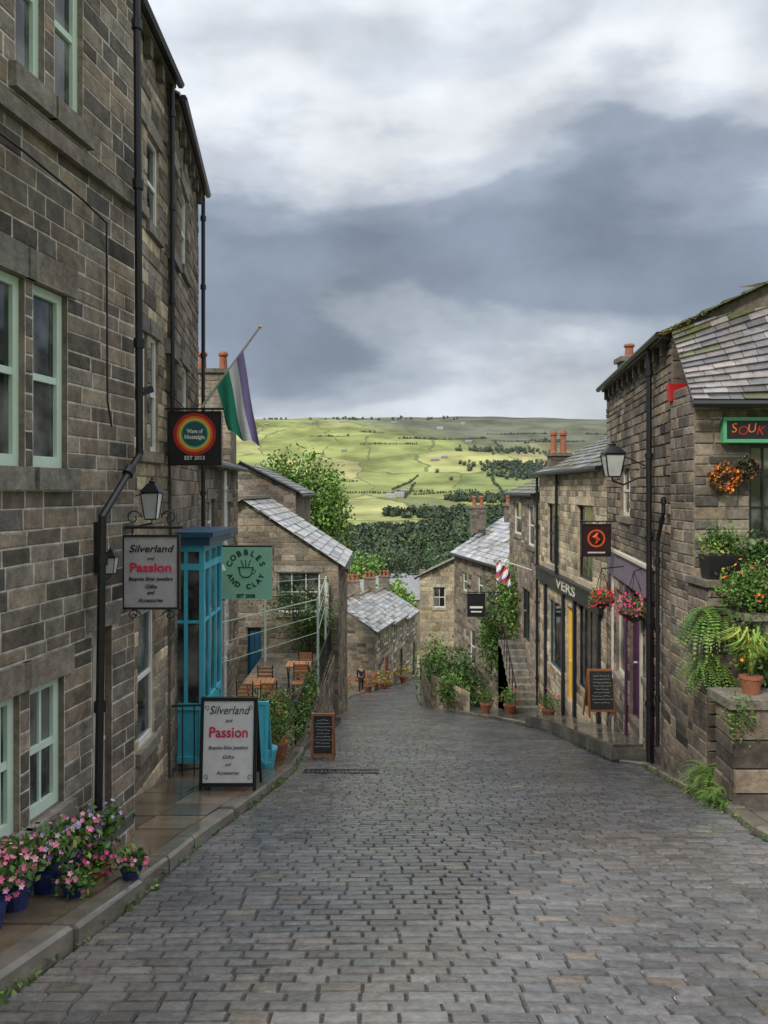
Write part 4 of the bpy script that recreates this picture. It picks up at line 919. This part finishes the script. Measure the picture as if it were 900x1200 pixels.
def basket(lab,c,r,wp):
    c=V(c); s=thing('hanging_basket',lab,'hanging basket',c-V((0,0,r)),'flower baskets on the right hand shop front')
    mb=MB(); mb.lathe(c-V((0,0,r*.7)),[(.03,0),(r*.5,.08),(r*.8,r*.5),(r*.85,r*.7)],12); mb.build('basket','bark',s)
    mb=MB(); foliage(mb,c,(r*.85,r*.85,r*.75),700,.05,GR,clip=1.3); mb.build('foliage','leaf',s)
    mb=MB(); flowers(mb,c,(r*.9,r*.9,r*.8),130,.028,RDc if 'red' in lab else MG+RDc); mb.build('blossom','petal',s)
    mb=MB(); t=c+V((0,0,r*2)); 
    for a in (0,2.1,4.2): mb.tube([c+V((r*.7*math.cos(a),r*.7*math.sin(a),0)),t],.006,4)
    mb.tube([t,wp],.012,6); mb.build('bracket','ironblack',s)
basket('left basket overflowing with red geraniums on the right hand shop',W(705,702,14.6),.29,(4.62,14.6,-1.45))
basket('right basket of magenta and crimson flowers nearest the downpipe',W(743,714,12.9),.32,(4.4,12.9,-1.3))
rs=darkst+midst[3:]
s=thing('garden_wall','rough stone garden wall with planters in front of the right hand shop','wall',(4.5,9.5,-3.8))
w1=Fc((4.0,9.5),(4.72,9.5)); wall(w1,s,-4.2,-1.2,[],rs,mort=(.08,.07,.055),ch=.14,bl=.27,seed=51,pr=(.01,.04),soot=.3)
w2=Fc((4.0,9.5),(4.0,10.1),-1); wall(w2,s,-4.3,-1.2,[],rs,ch=.15,bl=.28,seed=52,name='side_wall')
mb=MB(); mb.box((3.95,9.44,-1.2),(4.78,10.08,-1.12),(.17,.15,.12)); mb.build('coping','stone',s)
s=thing('stone_pier','mossy stone pier carrying a terracotta pot at the right edge','pier',(4.2,8.7,-3.6))
wall(Fc((3.86,8.5),(5.2,8.5)),s,-4,-2.42,[],rs,mort=(.1,.095,.07),ch=.3,bl=.7,seed=53,pr=(.01,.04),soot=.3)
wall(Fc((3.86,8.5),(3.89,8.98),-1),s,-4.1,-2.42,[],rs,mort=(.1,.095,.07),ch=.16,bl=.3,seed=54,name='side_wall',pr=(.01,.04))
mb=MB(); mb.box((3.8,8.44,-2.42),(5.3,9.02,-2.32),(.18,.165,.13)); mb.build('coping','stone',s)
s=thing('stone_wall','stepped stone wall rising behind the terracotta pot','wall',(4.9,9.1,-3.4))
wall(Fc((4.3,9.1),(6.2,9.1)),s,-4.2,-1.55,[],rs,mort=(.1,.095,.07),ch=.15,bl=.3,seed=55,pr=(.01,.04),soot=.3)
wall(Fc((4.3,9.1),(4.3,9.49),-1),s,-4.2,-1.55,[],rs,mort=(.1,.095,.07),ch=.15,bl=.3,seed=56,name='side_wall')
mb=MB(); mb.box((4.25,9.04,-1.55),(6.3,9.43,-1.47),(.17,.155,.12)); mb.build('coping','stone',s)
pot('terracotta pot of upright grass and orange flowers on the right hand pier',4.18,8.75,-2.32,.12,.2,ORc,.2,400,10,'terracotta',.026,leafpal=[(.3,.36,.06),(.14,.24,.04)],stem=.25)
s=thing('ornamental_grass','arching yellow green grass leaves in the pier planter','plant',(4.18,8.75,-2.1)); mb=MB()
for _ in range(130):
    a=U(0,6.28); l=U(.25,.6); p=V((4.18,8.75,-2.1)); d=V((math.cos(a),math.sin(a),0)); m_=p+d*l*.35+V((0,0,l*.9)); e=p+d*l*.8+V((0,0,l*.75)); sd=V((-d.y,d.x,0))*.012
    c=random.choice([(.35,.42,.08),(.2,.32,.06)]); mb.add([p-sd,p+sd,m_+sd,m_-sd,e],[(0,1,2,3),(3,2,4)],c)
mb.build('blades','leaf',s)
for i,(px,py,Y,lab,pal,fr) in enumerate([(872,690,9.25,'orange lily flowers in a pot above the right pier',ORc,.27),(897,705,9.2,'tall green plant with orange flowers at the right frame edge',ORc,.32)]):
    p=W(px,py,Y); pot(lab,p.x,9.25,-1.47,.09,.1,pal,fr,1300,18,'blackpaint',.026,stem=.18,fz=1)
s=thing('planter_box','black window box planter with leafy herbs on the garden wall','planter',(4.35,9.7,-1.12))
mb=MB(); mb.hexa([(4.05,9.55,-1.118),(4.42,9.55,-1.118),(4.42,9.8,-1.118),(4.05,9.8,-1.118),(4.02,9.52,-.82),(4.45,9.52,-.82),(4.45,9.83,-.82),(4.02,9.83,-.82)]); mb.build('box','blackpaint',s)
mb=MB(); foliage(mb,(4.24,9.67,-.65),(.28,.15,.2),800,.06); mb.build('foliage','leaf',s)
shrub('climbing_plant','green creeper hanging on the wall beside the black planter box',W(885,655,9.8),(.4,.12,.3),1400,.06,stems=False)
shrub('climbing_plant','trailing greenery spilling down the stepped stone wall',(4.4,9.0,-1.95),(.25,.1,.5),1500,.055,stems=False)
shrub('climbing_plant','sparse green creeper trailing over the edge of the stone pier',(3.95,8.46,-2.55),(.2,.06,.28),420,.045,stems=False)
def fern(name,lab,c,n,l,down=True):
    c=V(c); s=thing(name,lab,'plant',c); mb=MB()
    for _ in range(n):
        a=U(2.2,5.2) ; d=V((math.cos(a),math.sin(a)*.7,0)).normalized(); L=l*U(.6,1.1)
        st=c+V((U(-.15,.15),U(-.1,.1),U(-.15,.15))); g=random.choice(GR+[(.18,.3,.05)]); n_=16; pr=None
        for k in range(n_):
            t=k/(n_-1); p=st+d*L*t*.8+V((0,0,L*(.55*t-(1.3 if down else .7)*t*t)))
            if pr is not None:
                wd=.07*L/.5*(1-t)**.7
                for sg in (-1,1):
                    sd=V((-d.y,d.x,0))*wd*sg+d*wd*.35+V((0,0,-.012)); q=(p-pr)*.35
                    mb.add([pr,pr+sd,pr+q*1.6],[(0,1,2)],tuple(x*U(.8,1.2) for x in g))
            pr=p
    mb.build('fronds','leaf',s); return s
fern('fern','large fern drooping from the garden wall beside the downpipe',(4.0,9.42,-1.6),130,.5)
fern('fern','pale fern trailing lower on the garden wall',(3.97,9.42,-2.15),100,.42)
fern('fern','dark fern clump growing at the foot of the right hand wall',(3.95,9.15,-3.45),140,.45,False)
fern('fern','small fern at the base of the stone pier',(3.8,8.7,-3.5),70,.3,False)
def wreath(lab,px,py,pal,r=.2,leafpal=GR,nf=40):
    c=W(px,py,9.98); s=thing('wreath',lab,'wreath',c); mb=MB(); mb.tube([c+V((r*.75*math.cos(t),0,r*.75*math.sin(t))) for t in [i*.35 for i in range(19)]],.03,6); mb.build('ring','bark',s)
    mb=MB()
    for _ in range(420): t=U(0,6.28); mb.leaf(c+V((r*U(.3,1.1)*math.cos(t),U(-.06,.02),r*U(.3,1.1)*math.sin(t))),.06,random.choice(leafpal))
    mb.build('foliage','leaf',s); mb=MB()
    for _ in range(nf): t=U(0,6.28); flowers(mb,c+V((r*U(.5,.95)*math.cos(t),-.04,r*U(.5,.95)*math.sin(t))),(.03,.03,.03),1,.03,pal)
    mb.build('blossom','petal',s)
wreath('orange flower wreath on the right hand shop wall',848,561,ORc,.2,[(.4,.13,.03),(.3,.09,.02),(.12,.1,.03),(.08,.06,.03)],42); wreath('darker twig wreath right of the orange wreath',874,549,[(.2,.06,.02)],.15,[(.08,.06,.03),(.05,.05,.03)],12)
# weeds in the joints along kerbs and wall feet
mb=MB()
for _ in range(260):
    k=random.choice('abcd'); 
    if k=='a': y=U(3.5,14); x=le(y)+U(-.02,.03); z=road(y)
    elif k=='b': y=U(5,12.6); x=re_(y)+U(-.04,.02); z=road(y)
    elif k=='c': y=U(8.5,9.6); x=3.84+U(-.06,.0); z=road(y)+.06
    else: y=U(13,26); x=re_(y)+U(-.03,.02); z=road(y)
    c=random.choice(GR)
    for _ in range(7): mb.leaf(V((x+U(-.03,.03),y+U(-.04,.04),z+U(.0,.05))),U(.02,.05),jit(c))
tag(mb.build('weeds','leaf'),'small green weeds in the joints along kerbs and wall feet','weeds',kind='stuff')
s=thing('stone_steps','stone steps with iron handrail climbing to the dim stone house','steps',(4.5,25,-7.5))
mb=MB()
for i in range(11):
    y0=24.3+i*.28; mb.box((4.15,y0,-9),(4.92,27.9+i*.003,-7.15+i*.17),jit((.2,.185,.155),.15))
mb.build('tread','stone',s)
mb=MB()
for i in range(0,11,2): mb.tube([(4.17,24.4+i*.28,-7.15+i*.17),(4.17,24.4+i*.28,-6.2+i*.17)],.015,5)
mb.tube([(4.17,24.2,-6.25),(4.17,27.3,-4.45),(4.17,27.9,-4.45)],.022,6)
mb.build('handrail','ironblack',s)
s=thing('low_stone_wall','low stone wall topped with plants at the bend on the right','wall',(2.3,27,-8))
wall(Fc((1.75,28.6),(2.9,26.0)),s,-8.8,-6.85,[],tanst,ch=.2,bl=.4,seed=61); wall(Fc((1.75,28.6),(1.6,33),-1),s,-10.5,-7.4,[],tanst,ch=.2,bl=.4,seed=62,name='side_wall')
shrub('hedge','green plants spilling over the low stone wall at the bend',(2.35,27.4,-7.1),(.55,.8,.45),2200,.1,k=18)
shrub('hedge','tall dark leafy hedge behind the low wall at the bend',(3.1,33.5,-8.5),(1.15,2.3,1.35),5000,.16,[(.05,.11,.02),(.07,.15,.03),(.035,.075,.016)],k=30)
shrub('hedge','lighter green bush nearest the far gable house',(2.6,39,-9.4),(.8,1.8,1.6),2500,.16,k=20)
shrub('ivy','dense green ivy climbing the wall above the outdoor steps',(4.75,29.3,-4.2),(.3,1.6,1.3),2600,.13,k=22)
shrub('ivy','hanging green ivy over the front of the pale roofed house',(4.4,31.5,-5.6),(.4,1.8,1.8),2600,.14,[(.05,.11,.02),(.08,.16,.03)],k=22)
for lab,x,y,c in (('round flower pot left of the outdoor steps',3.95,24.2,RDc),('bushy potted plant beside the low stone wall',3.3,24.9,PK),('potted plant beside the cafe door',4.6,21.5,RDc)):
    pot(lab,x,y,road(y)+.1,.18,.3,c,.35,700,8,'terracotta',.045,stem=.25)
for lab,x,y,c in (('tub of orange flowers beside the distant walker',-1.0,47.2,ORc),('tub of yellow flowers outside the nearest terraced cottage',.0,50.3,[(.7,.5,.03)]),('tub of yellow flowers outside the middle terraced cottage',1.4,55.6,[(.7,.5,.03)]),('shrub tub at the corner of the stone gable house',-1.9,34,ORc)):
    pot(lab,x,y,road(y)+.03,.28,.4,c,.55,500,60,'terracotta',.09,stem=.35)
# ---------------------------------------------------------------- person
def skinmesh(name,vs,es,rad,mat,par,root=0):
    me=bpy.data.meshes.new(name); o=off(par); me.from_pydata([V(v)-o for v in vs],es,[]); me.materials.append(M[mat]); ob=bpy.data.objects.new(name,me); C.objects.link(ob); ob.parent=par
    md=ob.modifiers.new('s','SKIN'); 
    for i,sv in enumerate(me.skin_vertices[0].data):
        r_=rad[i]; sv.radius=(r_,r_) if not isinstance(r_,tuple) else r_; sv.use_root=(i==root)
    sb=ob.modifiers.new('ss','SUBSURF'); sb.levels=1; sb.render_levels=1; return ob
px_,py_=-1.35,45; gz=road(py_)+.02
s=thing('person','person in dark clothes walking down the far end of the street','person',(px_,py_,gz))
def Q(x,y,z): return (px_+x,py_+y,gz+z)
vs=[Q(0,0,.95),Q(0,0,1.15),Q(0,0,1.38),Q(0,0,1.48),Q(0,-.01,1.57),Q(0,-.01,1.68), Q(-.08,0,.9),Q(-.08,-.1,.5),Q(-.08,-.02,.08),Q(-.08,-.14,.04), Q(.08,0,.9),Q(.08,.12,.52),Q(.08,.25,.12),Q(.08,.15,.05), Q(-.17,0,1.38),Q(-.21,.08,1.12),Q(-.21,-.02,.88),Q(-.2,-.05,.78), Q(.17,0,1.38),Q(.21,-.06,1.12),Q(.21,-.12,.9),Q(.2,-.14,.8)]
es=[(0,1),(1,2),(2,3),(3,4),(4,5),(0,6),(6,7),(7,8),(8,9),(0,10),(10,11),(11,12),(12,13),(2,14),(14,15),(15,16),(16,17),(2,18),(18,19),(19,20),(20,21)]
rad=[.12,.11,.12,.055,.085,.08,.08,.055,.04,.035,.08,.055,.04,.035,.05,.04,.033,.025,.05,.04,.033,.025]
skinmesh('body',vs,es,rad,'skin',s)
skinmesh('jacket',vs[:3]+vs[14:17]+vs[18:21],[(0,1),(1,2),(2,3),(3,4),(4,5),(2,6),(6,7),(7,8)],[.15,.13,.14,.065,.052,.045,.065,.052,.045],'darkcloth',s)
skinmesh('trousers',[vs[0]]+vs[6:9]+vs[10:13],[(0,1),(1,2),(2,3),(0,4),(4,5),(5,6)],[.13,.09,.068,.055,.09,.068,.055],'darkcloth',s)
skinmesh('hair',[Q(0,.02,1.6),Q(0,.02,1.7)],[(0,1)],[.1,.09],'hair',s)
# ---------------------------------------------------------------- trees, far village, woods
def tree(name,lab,x,y,zb,h,r,n,sz,pal,grp=None,cf=.62,rz=.38,sp=.2,clip=1.15,k=30):
    s=thing(name,lab,'tree',(x,y,zb),grp); mb=MB(); ct=V((x,y,zb+h*cf))
    mb.tube([(x,y,zb-.3),(x+.05*r,y,zb+h*.3),(x,y+.05*r,zb+h*.6),(x,y,zb+h*.85)],[h*.028,h*.022,h*.014,.02],7)
    for _ in range(7):
        a=U(0,6.28); t=U(.3,.6); mb.tube([(x,y,zb+h*t),(x+math.cos(a)*r*.45,y+math.sin(a)*r*.45,zb+h*(t+.1)),(x+math.cos(a)*r*.7,y+math.sin(a)*r*.7,zb+h*(t+.2))],[h*.012,h*.008,.02],5)
    mb.build('trunk','bark',s); mb=MB(); foliage(mb,ct,(r,r,h*rz),n,sz,pal,k=k,sp=sp,clip=clip); mb.build('crown','leaf',s)
TG=[(.14,.26,.045),(.19,.32,.05),(.1,.19,.035)]; DG=[(.04,.068,.032),(.052,.085,.036),(.032,.055,.028)]
tree('broadleaf_tree','large bright green tree behind the left stone houses',-4.7,42,-11.3,14.6,3.1,26000,.24,TG,cf=.64,rz=.32,sp=.22,k=44,clip=1.0)
random.seed(99)
vt=[(-7,95,11,DG),(-3,118,12,TG),(2,105,9,DG),(7,125,12,DG),(12,112,10,TG),(17,130,12,DG),(-12,130,13,DG),(4,160,13,DG),(14,165,13,DG),(-5,170,14,DG),(22,150,12,DG),(9,140,11,TG),(-1,140,12,DG),(1,82,8,TG),(9,92,9,DG)]
for i,(x,y,h,pal) in enumerate(vt):
    tree('valley_tree','leafy green tree among the rooftops at the bottom of the village',x,y,H(x,y),h,h*.36,2200,.55,pal,'trees at the bottom of the village')
def fhouse(lab,x,y,z,w,d,h,a,grp,wallc,cat='house',name='distant_house'):
    f=Fc((x,y),(x+w*math.cos(a),y+w*math.sin(a))); s=thing(name,lab,cat,(x,y,z),grp); mb=MB()
    sg=f
    for (p,q) in (((0,0),(w,0)),((w,0),(w,-d)),((w,-d),(0,-d)),((0,-d),(0,0))): mb.face([sg.P(p[0],z-1,p[1]),sg.P(q[0],z-1,q[1]),sg.P(q[0],z+h,q[1]),sg.P(p[0],z+h,p[1])],wallc)
    for u in (0,w): mb.face([sg.P(u,z+h,0),sg.P(u,z+h,-d),sg.P(u,z+h+d*.35,-d/2)],wallc)
    mb.build('wall','stone',s); mb=MB(); e=w*.03
    mb.face([sg.P(-e,z+h-.1,.2),sg.P(w+e,z+h-.1,.2),sg.P(w+e,z+h+d*.35,-d/2),sg.P(-e,z+h+d*.35,-d/2)],(.2,.2,.21)); mb.face([sg.P(-e,z+h-.1,-d-.2),sg.P(w+e,z+h-.1,-d-.2),sg.P(w+e,z+h+d*.35,-d/2),sg.P(-e,z+h+d*.35,-d/2)],(.2,.2,.21))
    c=sg.P(w*.85,z+h+d*.35-.3,-d/2); mb.build('roof','slate',s); mb=MB(); mb.box(c-V((w*.04,w*.03,.3)),c+V((w*.04,w*.03,1.3)),(.2,.15,.1)); mb.build('chimney','stone',s)
    for i in range(max(2,int(w/2.5))):
        for zz in (.18,.6):
            u=w*(i+.35)/max(2,int(w/2.5)); mb=MB(); fbox(mb,f,u,u+.9,z+h*zz,z+h*zz+1.1,0,.05); mb.build('window','glassdark',s)
vh=[(-2,88,9,.25),(3.5,100,11,.2),(-1,112,10,.1),(8,118,10,.3),(2,130,12,.15),(13,138,12,.2)]
for i,(x,y,w,a) in enumerate(vh): fhouse('slate roofed stone house low in the village beyond the bend',x,y,H(x,y)+.6,w,6,5,a,'village houses beyond the bend',(.26,.22,.17))
for (px,py) in [(310,499),(360,497),(392,496),(430,499),(458,497),(512,503),(540,498),(517,538),(505,541),(462,582),(470,578),(452,584),(400,530),(545,520)]:
    Y=800
    while Y<3300:
        p=W(px,py,Y)
        if p.z<=H(p.x,Y): break
        Y+=8
    if Y<3300: fhouse('tiny pale farmhouse on the far green hillside',p.x,Y,H(p.x,Y),U(14,22),9,6,U(-.3,.3),'farmhouses on the far hillside',random.choice([(.4,.38,.34),(.28,.25,.21),(.5,.48,.45)]))
def woods():
    mb=MB()
    def tr(x,y,r,pal=DG,n=26):
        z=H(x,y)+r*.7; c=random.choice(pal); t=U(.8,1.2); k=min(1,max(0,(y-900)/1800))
        hz=lambda q:tuple(a*(1-k*.6)+b*k*.6 for a,b in zip(q,(.09,.115,.1)))  # paints distance haze into the tree colours, stronger farther away
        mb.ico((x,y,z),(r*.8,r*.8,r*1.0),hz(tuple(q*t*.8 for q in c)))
        for _ in range(n):
            d=V((U(-1,1),U(-1,.6),U(-.3,1))).normalized(); mb.leaf(V((x,y,z))+V((d.x*r*.95,d.y*r*.95,d.z*r*1.15)),r*.75,hz(tuple(q*t*U(.7,1.4) for q in c)))
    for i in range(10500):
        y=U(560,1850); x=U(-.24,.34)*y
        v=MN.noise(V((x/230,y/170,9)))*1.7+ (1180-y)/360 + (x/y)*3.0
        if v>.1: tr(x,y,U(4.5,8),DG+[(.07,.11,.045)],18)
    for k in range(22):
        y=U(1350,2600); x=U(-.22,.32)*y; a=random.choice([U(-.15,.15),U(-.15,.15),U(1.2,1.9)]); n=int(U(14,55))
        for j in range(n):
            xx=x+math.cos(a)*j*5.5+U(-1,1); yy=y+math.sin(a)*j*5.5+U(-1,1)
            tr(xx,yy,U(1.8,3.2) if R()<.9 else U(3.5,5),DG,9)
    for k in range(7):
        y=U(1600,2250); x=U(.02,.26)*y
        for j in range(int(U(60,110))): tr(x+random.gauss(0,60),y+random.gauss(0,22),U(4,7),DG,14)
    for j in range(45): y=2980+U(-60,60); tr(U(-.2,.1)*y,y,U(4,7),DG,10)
    o=mb.build('woodland','leaf'); tag(o,'dark woods and hedgerow trees covering the valley side','woods',kind='stuff')
woods()

# ---------------------------------------------------------------- sky, sun, camera
w=bpy.data.worlds.new('World'); bpy.context.scene.world=w; w.use_nodes=True; N=w.node_tree.nodes; L=w.node_tree.links
N.clear(); out=N.new('ShaderNodeOutputWorld'); bg1=N.new('ShaderNodeBackground'); bg2=N.new('ShaderNodeBackground'); mix=N.new('ShaderNodeMixShader')
sd=V((.5,.62,-.72)).normalized()
sky=N.new('ShaderNodeTexSky'); sky.sky_type='NISHITA'; sky.sun_disc=False; sky.sun_elevation=math.asin(-sd.z); sky.sun_rotation=math.atan2(-sd.x,-sd.y)
L.new(sky.outputs[0],bg1.inputs[0]); bg1.inputs[1].default_value=.1
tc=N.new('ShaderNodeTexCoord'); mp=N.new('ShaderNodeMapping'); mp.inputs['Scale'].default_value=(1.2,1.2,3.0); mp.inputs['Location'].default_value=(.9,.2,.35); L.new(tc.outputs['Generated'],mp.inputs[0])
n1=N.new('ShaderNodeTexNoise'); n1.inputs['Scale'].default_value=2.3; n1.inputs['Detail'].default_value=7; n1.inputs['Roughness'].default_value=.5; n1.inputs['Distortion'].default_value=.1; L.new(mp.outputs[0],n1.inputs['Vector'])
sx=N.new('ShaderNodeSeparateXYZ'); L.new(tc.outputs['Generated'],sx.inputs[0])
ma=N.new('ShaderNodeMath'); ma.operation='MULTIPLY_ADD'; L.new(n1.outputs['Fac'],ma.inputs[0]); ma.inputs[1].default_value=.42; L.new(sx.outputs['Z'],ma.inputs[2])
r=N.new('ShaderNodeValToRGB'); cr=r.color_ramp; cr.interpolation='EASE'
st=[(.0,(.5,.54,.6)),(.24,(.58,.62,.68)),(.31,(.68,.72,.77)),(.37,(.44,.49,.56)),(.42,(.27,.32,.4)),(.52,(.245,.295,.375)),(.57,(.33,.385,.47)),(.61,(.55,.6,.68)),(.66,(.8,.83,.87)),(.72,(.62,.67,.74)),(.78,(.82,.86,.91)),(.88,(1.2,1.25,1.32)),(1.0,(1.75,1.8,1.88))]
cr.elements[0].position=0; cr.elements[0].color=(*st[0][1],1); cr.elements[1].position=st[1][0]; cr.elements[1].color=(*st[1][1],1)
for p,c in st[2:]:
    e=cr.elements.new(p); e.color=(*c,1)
mp2=N.new('ShaderNodeMapping'); mp2.inputs['Scale'].default_value=(1.2,1.2,1.9); mp2.inputs['Location'].default_value=(.2,.5,.1); L.new(tc.outputs['Generated'],mp2.inputs[0])
n4=N.new('ShaderNodeTexNoise'); n4.inputs['Scale'].default_value=4.2; n4.inputs['Detail'].default_value=7; n4.inputs['Roughness'].default_value=.5; L.new(mp2.outputs[0],n4.inputs['Vector'])
m4=N.new('ShaderNodeMapRange'); m4.inputs[1].default_value=.35; m4.inputs[2].default_value=.65; m4.inputs[3].default_value=.82; m4.inputs[4].default_value=1.2; L.new(n4.outputs['Fac'],m4.inputs[0])
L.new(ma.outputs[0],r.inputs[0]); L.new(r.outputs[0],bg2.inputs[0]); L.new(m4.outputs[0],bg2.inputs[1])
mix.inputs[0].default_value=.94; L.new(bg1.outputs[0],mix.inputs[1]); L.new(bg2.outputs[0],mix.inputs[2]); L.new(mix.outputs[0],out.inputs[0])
sl=bpy.data.lights.new('sun','SUN'); sl.energy=2.7; sl.angle=math.radians(8); sl.color=(1,.94,.84); so=bpy.data.objects.new('sun',sl); C.objects.link(so); so.rotation_euler=sd.to_track_quat('-Z','Y').to_euler()
cam=bpy.data.cameras.new('camera'); co=bpy.data.objects.new('camera',cam); C.objects.link(co); co.rotation_euler=(math.pi/2,0,0)
cam.sensor_fit='VERTICAL'; cam.sensor_height=36; cam.sensor_width=27; cam.lens=27; cam.shift_y=-26/1200; cam.clip_start=.1; cam.clip_end=9000
sc=bpy.context.scene; sc.camera=co; sc.view_settings.view_transform='Standard'; sc.view_settings.look='None'; sc.view_settings.exposure=0
